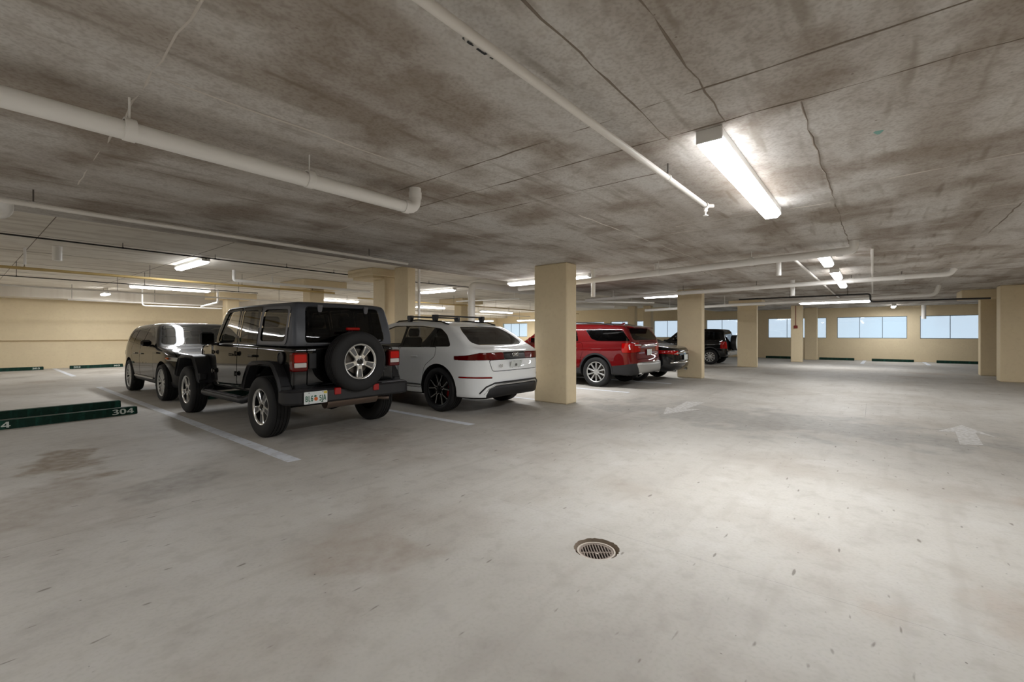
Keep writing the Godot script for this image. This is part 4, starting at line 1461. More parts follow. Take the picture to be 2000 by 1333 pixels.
	mirror_unit(o, 1.98, 1.3, 0.91, M.black_plastic, Vector3(0.1, 0.2, 0.2))
	# cabin
	obj("cabin_floor", MB.new().box(Vector3(0.7, 0.62, 0), Vector3(2.5, 0.06, 1.4), 0.01), M.cabin, o)
	for q in [[1.2, -0.37], [1.2, 0.37], [0.3, -0.37], [0.3, 0.37]]:
		seat(o, q[0], 0.66, q[1], M.seat_cloth)
	obj("fascia", MB.new().box(Vector3(1.95, 1.1, 0), Vector3(0.25, 0.28, 1.4), 0.05), M.cabin, o)
	var sw := MB.new()
	var ringp := []
	for k in 25:
		var an := TAU * k / 24
		ringp.append(Vector3(1.7, 1.22, -0.37) + Basis(Vector3(0, 0, 1), 0.4) * Vector3(0, cos(an) * 0.18, sin(an) * 0.18))
	sw.tube(ringp, 0.016, 8, false)
	sw.box(Vector3(1.71, 1.22, -0.37), Vector3(0.05, 0.12, 0.14), 0.02)
	sw.box(Vector3(1.71, 1.22, -0.37), Vector3(0.02, 0.03, 0.34), 0.008)
	obj("steering_wheel", sw, M.plate_green, o).set_meta("label", "greenish steering wheel seen through the side window")
	for x in [-0.3, 0.98]:
		for s in [-1.0, 1.0]:
			obj("roll_bar", MB.new().tube([Vector3(x, 0.7, s * 0.66), Vector3(x + 0.04, 1.2, s * 0.66), Vector3(x + 0.06, 1.7, s * 0.58)], 0.03, 8), M.cabin, o)

# ---- the white coupe SUV
func make_white_suv() -> void:
	var o := thing("coupe_suv", "white sloping-tailed SUV with roof bars and red light strip", "car", P(5.99, 0, 6.33), "", PI)
	var S := {
		"paint": M.white_paint, "wheelbase": 2.995, "R": 0.393, "W": 0.285, "rr": 0.287, "style": "y", "arch": 0.445, "tyre_z": 0.965, "floor_y": 0.3,
		"side": [-0.9, 0.27, -0.9, 0.27, -0.99, 0.36, -1.06, 0.6, -1.04, 0.76, -1.0, 0.88, -0.968, 1.0, -0.95, 1.078, -0.95, 1.078, -0.85, 1.11, -0.66, 1.165, -0.36, 1.36, -0.1, 1.505, 0.02, 1.535, 0.35, 1.59, 0.9, 1.64, 1.5, 1.625, 1.75, 1.59, 2.2, 1.33, 2.55, 1.14, 3.1, 1.06, 3.6, 0.95, 3.82, 0.82, 3.92, 0.62, 3.9, 0.36, 3.75, 0.27, 3.75, 0.27],
		"front": [0.0, 0.25, 0.85, 0.25, 0.93, 0.3, 0.972, 0.5, 0.992, 0.72, 0.985, 0.88, 0.962, 1.03, 0.945, 1.09, 0.9, 1.16, 0.8, 1.38, 0.715, 1.55, 0.62, 1.625, 0.4, 1.66, 0.0, 1.672],
		"plan": [-1.07, 0.0, -1.055, 0.35, -1.0, 0.6, -0.9, 0.76, -0.7, 0.9, -0.35, 0.972, 0.2, 0.998, 1.5, 0.98, 2.8, 0.995, 3.2, 0.985, 3.55, 0.9, 3.78, 0.74, 3.9, 0.45, 3.93, 0.0],
		"k": 0.05, "k2": 0.08, "cell": 0.032,
		"glass_outline": [-0.27, 1.155, -0.1, 1.35, 0.12, 1.475, 0.7, 1.53, 1.5, 1.535, 1.8, 1.45, 2.3, 1.13, 1.2, 1.12],
		"glass_panes": [[[-0.22, 1.165, -0.075, 1.335, 0.1, 1.445, 0.2, 1.46, 0.2, 1.15], M.dark_glass], [[0.225, 1.15, 0.225, 1.465, 0.7, 1.505, 1.05, 1.51, 1.05, 1.145], M.dark_glass], [[1.13, 1.145, 1.13, 1.52, 1.48, 1.51, 1.78, 1.42, 2.18, 1.15], M.clear_car_glass]],
		"backlight": [[-0.3, 1.18, 0.57, 1.18, 0.70, 1.23, 0.62, 1.42, 0.53, 1.5, -0.3, 1.52], 0.05, M.privacy_glass],
		"screen": [[-0.3, 1.17, 0.78, 1.17, 0.64, 1.58, -0.3, 1.6], 1.6, M.clear_car_glass],
		"lamps": [["tail_lamp", [0.3, 0.935, 1.1, 0.925, 1.1, 0.935, 0.80, 1.052, 0.3, 1.056], -0.4, false, M.dark_red_lens], ["light_strip", [-0.3, 0.937, 0.305, 0.937, 0.305, 1.056, -0.3, 1.056], -0.6, false, M.gloss_black], ["bumper_reflector", [0.62, 0.615, 0.95, 0.625, 0.95, 0.648, 0.62, 0.645], -0.5, false, M.red_lens], ["head_lamp", [0.5, 0.78, 0.88, 0.84, 0.88, 0.9, 0.55, 0.86], 3.2, true, M.clear_lens]],
		"doors": [[1.12, 0.4, 1.12, 1.125, 2.3, 1.11, 2.3, 0.4], [0.46, 0.4, 0.34, 0.8, 0.07, 0.98, 0.07, 1.14, 1.1, 1.125, 1.1, 0.4]],
		"handle_y": 0.965,
		"tailgate": [[-0.3, 0.74, 0.62, 0.74, 0.66, 0.90, 0.66, 0.928, 0.0, 0.93, -0.3, 0.93], -0.5],
		"bonnet": [2.6, 3.7, 0.82],
		"seat": M.seat_cloth,
	}
	# lower rear: dark diffuser
	closed_car(o, S)
	var dif := hull(spline(pts2([-0.55, 0.25, -0.55, 0.25, -0.98, 0.3, -1.08, 0.42, -1.075, 0.5, -1.0, 0.515, -0.55, 0.52, -0.55, 0.52])), mirrored(pts2([0.0, 0.25, 0.6, 0.25, 0.75, 0.3, 0.8, 0.42, 0.55, 0.53, 0.0, 0.54])), mirrored(pts2([-1.085, 0.0, -1.07, 0.34, -1.015, 0.57, -0.92, 0.72, -0.6, 0.84, -0.5, 0.84, -0.5, 0.0]), true), 0.035, 0.05, 0.06)
	piece("rear_diffuser", dif, M.black_plastic, o)
	for s in [-1.0, 1.0]:
		obj("diffuser_trim", MB.new().tube([Vector3(-1.078, 0.55, 0), Vector3(-1.062, 0.55, s * 0.34), Vector3(-1.01, 0.54, s * 0.58), Vector3(-0.94, 0.48, s * 0.72), Vector3(-0.86, 0.37, s * 0.8)], 0.014, 8), M.black_plastic, o)
		obj("silver_trim", MB.new().tube([Vector3(-1.088, 0.515, 0), Vector3(-1.073, 0.515, s * 0.34), Vector3(-1.02, 0.505, s * 0.56), Vector3(-0.96, 0.45, s * 0.67), Vector3(-0.9, 0.35, s * 0.74)], 0.012, 8), M.silver_satin, o)
		obj("sill_trim", MB.new().box(Vector3(1.2, 0.455, s * 0.972), Vector3(1.5, 0.022, 0.02), 0.005), M.black_plastic, o)
	# rings badge
	for k in 4:
		var rp := []
		for i in 17:
			var an := TAU * i / 16
			rp.append(Vector3(-0.995, 1.01 + sin(an) * 0.028, (k - 1.5) * 0.04 + cos(an) * 0.028))
		obj("badge_ring", MB.new().tube(rp, 0.004, 6, false), M.chrome, o)
	var rb := Basis(Vector3(0, 0, 1), Vector3(0, 1, 0), Vector3(-1, 0, 0))
	lettering("Q8", 0.05, 0.004, M.chrome, o, "badge_lettering", Transform3D(rb, Vector3(-1.045, 0.83, -0.46)))
	number_plate(o, Vector3(-1.045, 0.84, -0.05), Basis(Vector3(0, 0, 1), Vector3(-0.35, 0.937, 0).normalized(), Vector3(-0.937, -0.35, 0).normalized()), "", "", false)
	obj("plate_emblem", MB.new().box(Vector3(-1.052, 0.84, -0.05), Vector3(0.004, 0.06, 0.05), 0.001), M.pocket_grey, o)
	# roof rails and load bars
	for s in [-1.0, 1.0]:
		obj("roof_rail", MB.new().tube([Vector3(0.05, 1.55, s * 0.645), Vector3(0.25, 1.6, s * 0.645), Vector3(0.9, 1.645, s * 0.64), Vector3(1.5, 1.63, s * 0.64), Vector3(1.68, 1.57, s * 0.64)], 0.015, 8), M.gloss_black, o)
	for x in [0.42, 1.15]:
		var bar := part("load_bar", o, Vector3(x, 1.715, 0))
		obj("beam", MB.new().box(Vector3.ZERO, Vector3(0.08, 0.028, 1.36), 0.012), M.black_plastic, bar)
		for s in [-1.0, 1.0]:
			obj("foot", MB.new().prism(poly([-0.055, 0.03, 0.055, 0.03, 0.06, -0.02, 0.035, -0.09, -0.035, -0.09, -0.06, -0.02]), -0.04, 0.04, Transform3D(Basis(), Vector3(0, -0.01, s * 0.64)), 0.008, true), M.black_plastic, bar)
	mirror_unit(o, 2.12, 1.16, 1.04, M.gloss_black)

# ---- the red SUV
func make_red_suv() -> void:
	var o := thing("red_suv", "glossy red SUV with silver multi-spoke wheels, behind the middle column", "car", P(5.62, 0, 11.42), "", PI)
	var S := {
		"paint": M.red_car_paint, "wheelbase": 2.866, "R": 0.385, "W": 0.255, "rr": 0.262, "style": "ten", "arch": 0.44, "tyre_z": 0.955, "floor_y": 0.32,
		"side": [-0.95, 0.33, -0.95, 0.33, -1.1, 0.42, -1.14, 0.58, -1.1, 0.7, -1.04, 0.85, -1.02, 1.1, -0.98, 1.2, -0.8, 1.48, -0.74, 1.55, -0.7, 1.58, 0.0, 1.645, 0.8, 1.68, 1.4, 1.66, 1.7, 1.6, 2.3, 1.2, 2.5, 1.13, 3.2, 1.08, 3.6, 0.98, 3.78, 0.8, 3.82, 0.55, 3.75, 0.33, 3.6, 0.28, 3.6, 0.28],
		"front": [0.0, 0.27, 0.88, 0.27, 0.95, 0.34, 0.98, 0.55, 0.995, 0.8, 0.985, 0.98, 0.955, 1.12, 0.935, 1.17, 0.89, 1.36, 0.835, 1.53, 0.75, 1.62, 0.5, 1.665, 0.0, 1.69],
		"plan": [-1.15, 0.0, -1.13, 0.4, -1.08, 0.72, -0.95, 0.9, -0.7, 0.97, 0.0, 0.997, 1.5, 0.985, 2.8, 0.995, 3.3, 0.94, 3.65, 0.76, 3.8, 0.45, 3.83, 0.0],
		"k": 0.08, "cell": 0.034, "arch_trim": 0.045, "skirt": [-1.2, 0.66, -0.9, 0.62, -0.5, 0.56, 0.5, 0.48, 3.9, 0.48],
		"glass_outline": [-0.97, 1.185, -0.86, 1.33, -0.74, 1.48, 0.45, 1.53, 1.4, 1.53, 1.72, 1.43, 2.15, 1.17, 0.6, 1.16, 0.28, 1.18],
		"glass_panes": [[[-0.93, 1.195, -0.72, 1.465, 0.24, 1.5, 0.34, 1.48, 0.13, 1.24, -0.05, 1.19], M.privacy_glass], [[0.52, 1.18, 0.6, 1.44, 0.7, 1.5, 1.05, 1.505, 1.05, 1.175], M.dark_glass], [[1.13, 1.175, 1.13, 1.505, 1.4, 1.5, 1.68, 1.41, 2.02, 1.19], M.clear_car_glass]],
		"surround": M.red_car_paint,
		"backlight": [[-0.3, 1.22, 0.72, 1.22, 0.78, 1.26, 0.66, 1.5, -0.3, 1.52], -0.5, M.privacy_glass],
		"screen": [[-0.3, 1.2, 0.76, 1.2, 0.64, 1.57, -0.3, 1.6], 1.5, M.clear_car_glass],
		"lamps": [["tail_lamp", [0.5, 0.93, 0.95, 0.9, 1.1, 0.95, 1.1, 1.13, 0.6, 1.16, 0.5, 1.1], -0.72, false, M.red_lens], ["head_lamp", [0.5, 0.82, 0.95, 0.86, 0.95, 0.98, 0.55, 0.94], 3.1, true, M.clear_lens]],
		"doors": [[1.12, 0.5, 1.12, 1.15, 2.2, 1.15, 2.2, 0.5], [0.48, 0.5, 0.42, 0.8, 0.36, 0.95, 0.4, 1.14, 1.1, 1.15, 1.1, 0.5]],
		"handle_y": 1.0, "handle_material": M.chrome,
		"tailgate": [[-0.3, 0.74, 0.75, 0.74, 0.75, 0.9, 0.48, 0.92, 0.48, 1.18, -0.3, 1.18], -0.5],
		"bonnet": [2.5, 3.6, 0.8],
	}
	closed_car(o, S)
	for s in [-1.0, 1.0]:
		var tl := part("lamp_bezel", o)
		obj("bright_bar", MB.new().tube([Vector3(-1.035, 1.09, s * 0.5), Vector3(-1.0, 1.095, s * 0.76), Vector3(-0.9, 1.1, s * 0.9)], 0.02, 8), M.silver, tl)
		obj("bright_bar", MB.new().tube([Vector3(-0.9, 1.1, s * 0.9), Vector3(-0.93, 0.98, s * 0.92)], 0.018, 8), M.silver, tl)
		obj("exhaust_tip", MB.new().lathe([Vector2(0.05, 0.0), Vector2(0.055, 0.1), Vector2(0.045, 0.1), Vector2(0.04, 0.02)], Transform3D(Basis(Vector3(0, 0, 1), Vector3(-1, 0, 0), Vector3(0, 1, 0)), Vector3(-1.0, 0.4, s * 0.55)), 18), M.chrome, o)
		obj("roof_rail", MB.new().tube([Vector3(-0.4, 1.6, s * 0.71), Vector3(0.0, 1.655, s * 0.72), Vector3(1.0, 1.69, s * 0.72), Vector3(1.5, 1.64, s * 0.72)], 0.016, 8), M.black_plastic, o)
	var sk := hull(spline(pts2([-0.8, 0.36, -0.8, 0.36, -1.12, 0.4, -1.175, 0.5, -1.17, 0.62, -1.1, 0.66, -0.8, 0.66, -0.8, 0.66])), mirrored(pts2([0.0, 0.34, 0.6, 0.36, 0.72, 0.5, 0.78, 0.66, 0.0, 0.7])), mirrored(pts2([-1.19, 0.0, -1.16, 0.4, -1.1, 0.7, -0.98, 0.86, -0.8, 0.9, -0.75, 0.9, -0.75, 0.0]), true), 0.035, 0.05, 0.05)
	piece("rear_skid_plate", sk, M.silver_satin, o)
	obj("tailgate_trim", MB.new().tube([Vector3(-1.045, 1.06, -0.5), Vector3(-1.06, 1.07, 0), Vector3(-1.045, 1.06, 0.5)], 0.018, 8), M.chrome, o)
	number_plate(o, Vector3(-1.065, 0.9, 0), Basis(Vector3(0, 0, 1), Vector3(0, 1, 0), Vector3(-1, 0, 0)), "", "", false)
	obj("roof_aerial", MB.new().prism(poly([-0.09, 0, 0.09, 0, -0.05, 0.07, -0.08, 0.07]), -0.02, 0.02, Transform3D(Basis(), Vector3(-0.3, 1.61, 0)), 0.008, true), M.red_car_paint, o)
	var spoil := MB.new().prism(poly([-0.92, 1.52, -0.9, 1.55, -0.55, 1.605, -0.55, 1.56]), -0.64, 0.64, Transform3D(), 0.008, true)
	obj("roof_spoiler", spoil, M.red_car_paint, o)
	mirror_unit(o, 2.0, 1.2, 1.04, M.red_car_paint)

# ---- the dark blue saloon
func make_saloon() -> void:
	var o := thing("saloon_car", "dark blue saloon with bright rear trim, right of the red SUV", "car", P(5.42, 0, 13.47), "", PI)
	var S := {
		"paint": M.blue_black_paint, "wheelbase": 2.85, "R": 0.335, "W": 0.235, "rr": 0.235, "style": "dark", "arch": 0.385, "tyre_z": 0.9, "floor_y": 0.26,
		"side": [-0.95, 0.3, -0.95, 0.3, -1.1, 0.42, -1.15, 0.58, -1.14, 0.72, -1.1, 0.88, -1.02, 0.965, -0.85, 0.995, -0.5, 1.05, 0.1, 1.285, 0.45, 1.39, 0.9, 1.43, 1.4, 1.415, 1.7, 1.34, 2.2, 1.08, 2.5, 0.99, 3.1, 0.93, 3.5, 0.82, 3.68, 0.65, 3.68, 0.4, 3.5, 0.24, 3.5, 0.24],
		"front": [0.0, 0.22, 0.82, 0.22, 0.89, 0.3, 0.925, 0.55, 0.93, 0.75, 0.915, 0.92, 0.87, 1.02, 0.8, 1.12, 0.68, 1.3, 0.55, 1.4, 0.35, 1.43, 0.0, 1.445],
		"plan": [-1.16, 0.0, -1.13, 0.35, -1.04, 0.6, -0.86, 0.78, -0.55, 0.88, 0.0, 0.93, 1.5, 0.925, 2.8, 0.92, 3.2, 0.86, 3.5, 0.72, 3.66, 0.45, 3.7, 0.0],
		"k": 0.13, "k2": 0.16, "cell": 0.036,
		"glass_outline": [-0.2, 1.07, 0.3, 1.28, 0.5, 1.33, 1.35, 1.33, 1.6, 1.27, 2.0, 1.05, 0.8, 1.03],
		"glass_panes": [[[-0.02, 1.09, 0.32, 1.25, 0.5, 1.305, 0.92, 1.31, 0.92, 1.05], M.dark_glass], [[1.0, 1.05, 1.0, 1.31, 1.34, 1.305, 1.57, 1.24, 1.88, 1.06], M.clear_car_glass]],
		"backlight": [[-0.3, 1.1, 0.64, 1.1, 0.56, 1.35, -0.3, 1.37], 0.4, M.dark_glass],
		"screen": [[-0.3, 1.06, 0.7, 1.06, 0.55, 1.36, -0.3, 1.38], 1.35, M.clear_car_glass],
		"lamps": [["tail_lamp", [0.45, 0.76, 0.97, 0.83, 0.97, 0.92, 0.4, 0.89], -0.62, false, M.red_lens], ["head_lamp", [0.45, 0.64, 0.88, 0.7, 0.88, 0.8, 0.5, 0.76], 3.0, true, M.clear_lens]],
		"doors": [[1.0, 0.36, 1.0, 1.04, 2.05, 1.03, 2.05, 0.36], [0.42, 0.36, 0.3, 0.75, 0.14, 0.9, 0.14, 1.06, 0.98, 1.04, 0.98, 0.36]],
		"handle_y": 0.86, "handle_material": M.chrome,
		"tailgate": [[-0.3, 0.66, 0.42, 0.66, 0.42, 0.95, -0.3, 0.95], -0.5],
		"bonnet": [2.4, 3.5, 0.75],
	}
	closed_car(o, S)
	obj("rear_trim_bar", MB.new().tube([Vector3(-1.01, 0.80, -0.62), Vector3(-1.095, 0.83, -0.38), Vector3(-1.115, 0.84, 0), Vector3(-1.095, 0.83, 0.38), Vector3(-1.01, 0.80, 0.62)], 0.02, 8), M.chrome, o)
	obj("bumper_trim", MB.new().tube([Vector3(-0.93, 0.55, -0.72), Vector3(-1.08, 0.56, -0.5), Vector3(-1.155, 0.56, 0), Vector3(-1.08, 0.56, 0.5), Vector3(-0.93, 0.55, 0.72)], 0.03, 10), M.chrome, o)
	number_plate(o, Vector3(-1.145, 0.70, 0), Basis(Vector3(0, 0, 1), Vector3(0, 1, 0), Vector3(-1, 0, 0)), "", "", false)
	for s in [-1.0, 1.0]:
		obj("exhaust_tip", MB.new().lathe([Vector2(0.04, 0.0), Vector2(0.045, 0.1), Vector2(0.036, 0.1), Vector2(0.03, 0.02)], Transform3D(Basis(Vector3(0, 0, 1), Vector3(-1, 0, 0), Vector3(0, 1, 0)), Vector3(-0.92, 0.33, s * 0.5)), 16), M.chrome, o)
		obj("reversing_lens", MB.new().box(Vector3(-1.055, 0.82, s * 0.46), Vector3(0.04, 0.07, 0.1), 0.012), M.white_lens, o)
	mirror_unit(o, 1.85, 1.05, 0.98, M.blue_black_paint, Vector3(0.11, 0.12, 0.2))

# ---- the small black off-roader far down the row
func make_small_suv() -> void:
	var o := thing("compact_suv", "small black SUV with a white-faced spare wheel, beyond the columns", "car", P(5.75, 0, 22.25), "", PI)
	var S := {
		"paint": M.black_paint, "wheelbase": 2.55, "R": 0.345, "W": 0.22, "rr": 0.215, "style": "dark", "arch": 0.4, "tyre_z": 0.83, "floor_y": 0.33,
		"side": [-0.6, 0.36, -0.6, 0.36, -0.72, 0.42, -0.74, 0.6, -0.72, 0.95, -0.66, 1.1, -0.55, 1.5, -0.45, 1.58, 0.2, 1.63, 1.0, 1.63, 1.35, 1.58, 1.9, 1.14, 2.1, 1.06, 2.8, 1.0, 3.15, 0.88, 3.25, 0.6, 3.2, 0.36, 3.05, 0.3, 3.05, 0.3],
		"front": [0.0, 0.28, 0.76, 0.28, 0.83, 0.4, 0.86, 0.65, 0.86, 0.9, 0.83, 1.05, 0.76, 1.3, 0.69, 1.5, 0.6, 1.6, 0.4, 1.63, 0.0, 1.64],
		"plan": [-0.76, 0.0, -0.75, 0.45, -0.7, 0.72, -0.55, 0.83, 0.0, 0.862, 2.4, 0.86, 2.8, 0.8, 3.15, 0.62, 3.26, 0.3, 3.27, 0.0],
		"k": 0.07, "cell": 0.038, "arch_trim": 0.05,
		"glass_outline": [-0.52, 1.1, -0.42, 1.47, 0.4, 1.5, 1.1, 1.5, 1.35, 1.42, 1.72, 1.08, 0.6, 1.06],
		"glass_panes": [[[-0.45, 1.12, -0.36, 1.44, 0.1, 1.47, 0.1, 1.1], M.privacy_glass], [[0.2, 1.1, 0.2, 1.47, 0.78, 1.475, 0.78, 1.09], M.dark_glass], [[0.86, 1.09, 0.86, 1.475, 1.1, 1.47, 1.32, 1.39, 1.6, 1.1], M.clear_car_glass]],
		"backlight": [[-0.3, 1.12, 0.64, 1.12, 0.58, 1.46, -0.3, 1.48], -0.3, M.privacy_glass],
		"screen": [[-0.3, 1.14, 0.66, 1.14, 0.56, 1.54, -0.3, 1.56], 1.2, M.clear_car_glass],
		"lamps": [["tail_lamp", [0.66, 0.72, 0.9, 0.72, 0.9, 1.04, 0.7, 1.04], -0.45, false, M.red_lens], ["head_lamp", [0.4, 0.72, 0.84, 0.76, 0.84, 0.9, 0.45, 0.86], 2.7, true, M.clear_lens]],
		"doors": [[0.84, 0.42, 0.84, 1.07, 1.75, 1.07, 1.75, 0.42], [0.42, 0.42, 0.32, 0.75, 0.16, 0.9, 0.16, 1.08, 0.82, 1.07, 0.82, 0.42]],
		"handle_y": 0.9, "handle_material": M.chrome,
	}
	closed_car(o, S)
	var sp := part("spare_wheel", o, Vector3(-0.86, 0.98, -0.02))
	var ax := Transform3D(Basis(Vector3(0, 1, 0), Vector3(-1, 0, 0), Vector3(0, 0, 1)), Vector3.ZERO)
	obj("cover_band", MB.new().lathe([Vector2(0.33, -0.11), Vector2(0.345, -0.08), Vector2(0.345, 0.1), Vector2(0.33, 0.13)], ax, 32), M.black_plastic, sp)
	obj("cover_face", MB.new().lathe([Vector2(0.33, 0.13), Vector2(0.3, 0.145), Vector2(0.0, 0.15)], ax, 32), M.plate_white, sp)
	obj("rear_bumper", MB.new().box(Vector3(-0.78, 0.52, 0), Vector3(0.16, 0.2, 1.5), 0.05), M.silver_satin, o)
	mirror_unit(o, 1.55, 1.14, 0.92, M.black_paint, Vector3(0.1, 0.14, 0.18))

# ---- the black luxury SUV facing the camera
func make_luxury_suv() -> void:
	var o := thing("luxury_suv", "glossy black luxury SUV parked nose to nose with the off-roader", "car", P(14.05, 0, 3.62), "")
	var S := {
		"paint": M.black_paint_warm, "wheelbase": 2.66, "R": 0.375, "W": 0.255, "rr": 0.272, "style": "split", "arch": 0.43, "tyre_z": 0.94, "floor_y": 0.3,
		"side": [-0.6, 0.32, -0.6, 0.32, -0.74, 0.42, -0.8, 0.65, -0.78, 0.95, -0.72, 1.1, -0.55, 1.38, -0.42, 1.53, -0.3, 1.57, 0.4, 1.63, 1.0, 1.655, 1.4, 1.625, 1.58, 1.57, 1.9, 1.35, 2.22, 1.13, 2.35, 1.09, 2.9, 1.03, 3.25, 0.96, 3.42, 0.84, 3.52, 0.66, 3.5, 0.4, 3.35, 0.27, 3.35, 0.27],
		"front": [0.0, 0.25, 0.82, 0.25, 0.9, 0.33, 0.94, 0.55, 0.955, 0.78, 0.945, 0.95, 0.92, 1.06, 0.88, 1.14, 0.80, 1.34, 0.715, 1.53, 0.62, 1.615, 0.4, 1.645, 0.0, 1.66],
		"plan": [-0.81, 0.0, -0.8, 0.4, -0.74, 0.7, -0.6, 0.86, -0.3, 0.94, 0.0, 0.957, 1.2, 0.945, 2.5, 0.955, 2.9, 0.93, 3.2, 0.83, 3.42, 0.6, 3.51, 0.3, 3.53, 0.0],
		"k": 0.075, "cell": 0.034, "skirt": [-0.9, 0.42, 0.45, 0.4, 2.2, 0.4, 3.6, 0.42],
		"glass_outline": [-0.44, 1.205, -0.33, 1.44, 0.3, 1.5, 1.0, 1.525, 1.35, 1.505, 1.62, 1.39, 2.0, 1.1, 1.0, 1.12],
		"glass_panes": [[[-0.38, 1.215, -0.29, 1.415, 0.1, 1.46, 0.1, 1.19], M.privacy_glass], [[0.15, 1.19, 0.15, 1.465, 0.9, 1.5, 0.9, 1.145], M.privacy_glass], [[0.98, 1.14, 0.98, 1.5, 1.33, 1.485, 1.58, 1.37, 1.9, 1.12], M.dark_glass]],
		"backlight": [[-0.3, 1.14, 0.68, 1.14, 0.6, 1.44, -0.3, 1.46], -0.3, M.privacy_glass],
		"screen": [[-0.3, 1.15, 0.8, 1.15, 0.65, 1.56, -0.3, 1.59], 1.45, M.screen_glass],
		"lamps": [["head_lamp", [0.5, 0.78, 0.96, 0.84, 0.96, 0.92, 0.55, 0.87], 2.95, true, M.clear_lens], ["tail_lamp", [0.5, 0.86, 0.97, 0.86, 0.97, 0.98, 0.5, 0.96], -0.45, false, M.red_lens], ["grille", [-0.3, 0.7, 0.48, 0.72, 0.46, 0.85, -0.3, 0.85], 3.0, true, M.gloss_black]],
		"doors": [[0.96, 0.42, 0.96, 1.12, 2.05, 1.08, 2.05, 0.42], [0.45, 0.42, 0.36, 0.75, 0.2, 0.9, 0.2, 1.17, 0.94, 1.13, 0.94, 0.42]],
		"handle_y": 0.93,
		"bonnet": [2.26, 3.36, 0.86],
		"seat": M.beige_trim,
	}
	closed_car(o, S)
	for s in [-1.0, 1.0]:
		obj("sill_strip", MB.new().box(Vector3(1.32, 0.42, s * 0.925), Vector3(1.5, 0.04, 0.03), 0.01), M.silver_satin, o)
		obj("wing_vent", MB.new().box(Vector3(2.3, 0.98, s * 0.945), Vector3(0.3, 0.035, 0.02), 0.006), M.gloss_black, o)
		obj("side_repeater", MB.new().box(Vector3(3.02, 0.88, s * 0.915), Vector3(0.14, 0.04, 0.03), 0.01), M.amber_lens, o)
	mirror_unit(o, 1.86, 1.18, 1.0, M.gloss_black, Vector3(0.12, 0.13, 0.19))

func build_cars() -> void:
	make_offroader()
	make_white_suv()
	make_red_suv()
	make_saloon()
	make_small_suv()
	make_luxury_suv()

# ------------------------------------------------------------------ fittings
func build_columns() -> void:
	var g := "tan painted columns"
	pillar("column", "broad tan column in the middle, between the white and the red car", 4.63, 5.41, 7.47, 7.84, LOW, g)
	pillar("column", "tan column behind the tail of the dark blue saloon", 4.1, 4.86, 14.46, 14.72, LOW, g)
	pillar("column", "shaded tan column between the small black off-roader and the windows", 3.73, 4.46, 20.74, 20.98, LOW, g)
	var cap := obj("column_capital", slab_box(3.5, 4.75, 20.5, 21.2, 2.55, LOW, 0.01), M.tan_paint)
	tag(cap, "flat tan capital on top of the shaded column by the windows", "capital")
	pillar("column", "slender tan column with a red fitting in front of the windows", 2.68, 3.16, 25.9, 26.3, LOW, g)
	var rb := obj("red_alarm_box", MB.new().box(P(2.95, 1.72, 25.86), Vector3(0.16, 0.14, 0.07), 0.01), M.red_paint)
	tag(rb, "small red box with a conduit on the slender tan column", "alarm box")
	obj("conduit", MB.new().tube([P(2.95, 1.79, 25.88), P(2.95, 2.76, 25.88)], 0.014, 6), M.red_paint, rb)
	pillar("column", "tan pilaster against the far wall between two windows", 2.3, 2.86, 28.6, 28.95, LOW, g)
	pillar("column", "tan column rising behind the roof bars of the white car", 9.47, 10.03, 7.45, 7.72, HIGH, g)
	pillar("column", "tan column under a broad capital, behind the black off-roader", 10.44, 11.0, 7.45, 7.9, HIGH - 0.2, g)
	var c2 := obj("column_capital", slab_box(10.37, 11.55, 7.0, 8.2, 2.95, HIGH, 0.012), M.tan_paint)
	tag(c2, "broad stepped tan capital above the black off-roader", "capital")
	obj("step", slab_box(10.5, 11.45, 7.1, 8.1, 2.88, 2.95, 0.01), M.tan_paint, c2)
	for k in [[15.0, 7.8, "tan column far behind the black off-roader's roof"], [22.3, 7.8, "tan column near the far left wall, above the front of the black off-roader"], [16.6, 16.5, "tan column seen above the white car's roof"]]:
		var q := pillar("column", k[2], k[0] - 0.25, k[0] + 0.25, k[1] - 0.25, k[1] + 0.25, HIGH - 0.25, g)
		var cc := obj("capital", MB.new().box(Vector3(0, HIGH - 0.125, 0), Vector3(1.7, 0.25, 1.5), 0.015), M.tan_paint, q)
		cc.set_meta("label", "spreading tan capital")
	pillar("column", "left of two tan columns standing far behind the red car", 11.85, 12.35, 27.3, 27.7, HIGH, g)
	pillar("column", "right of two tan columns standing far behind the red car", 10.8, 11.3, 27.3, 27.7, HIGH, g)

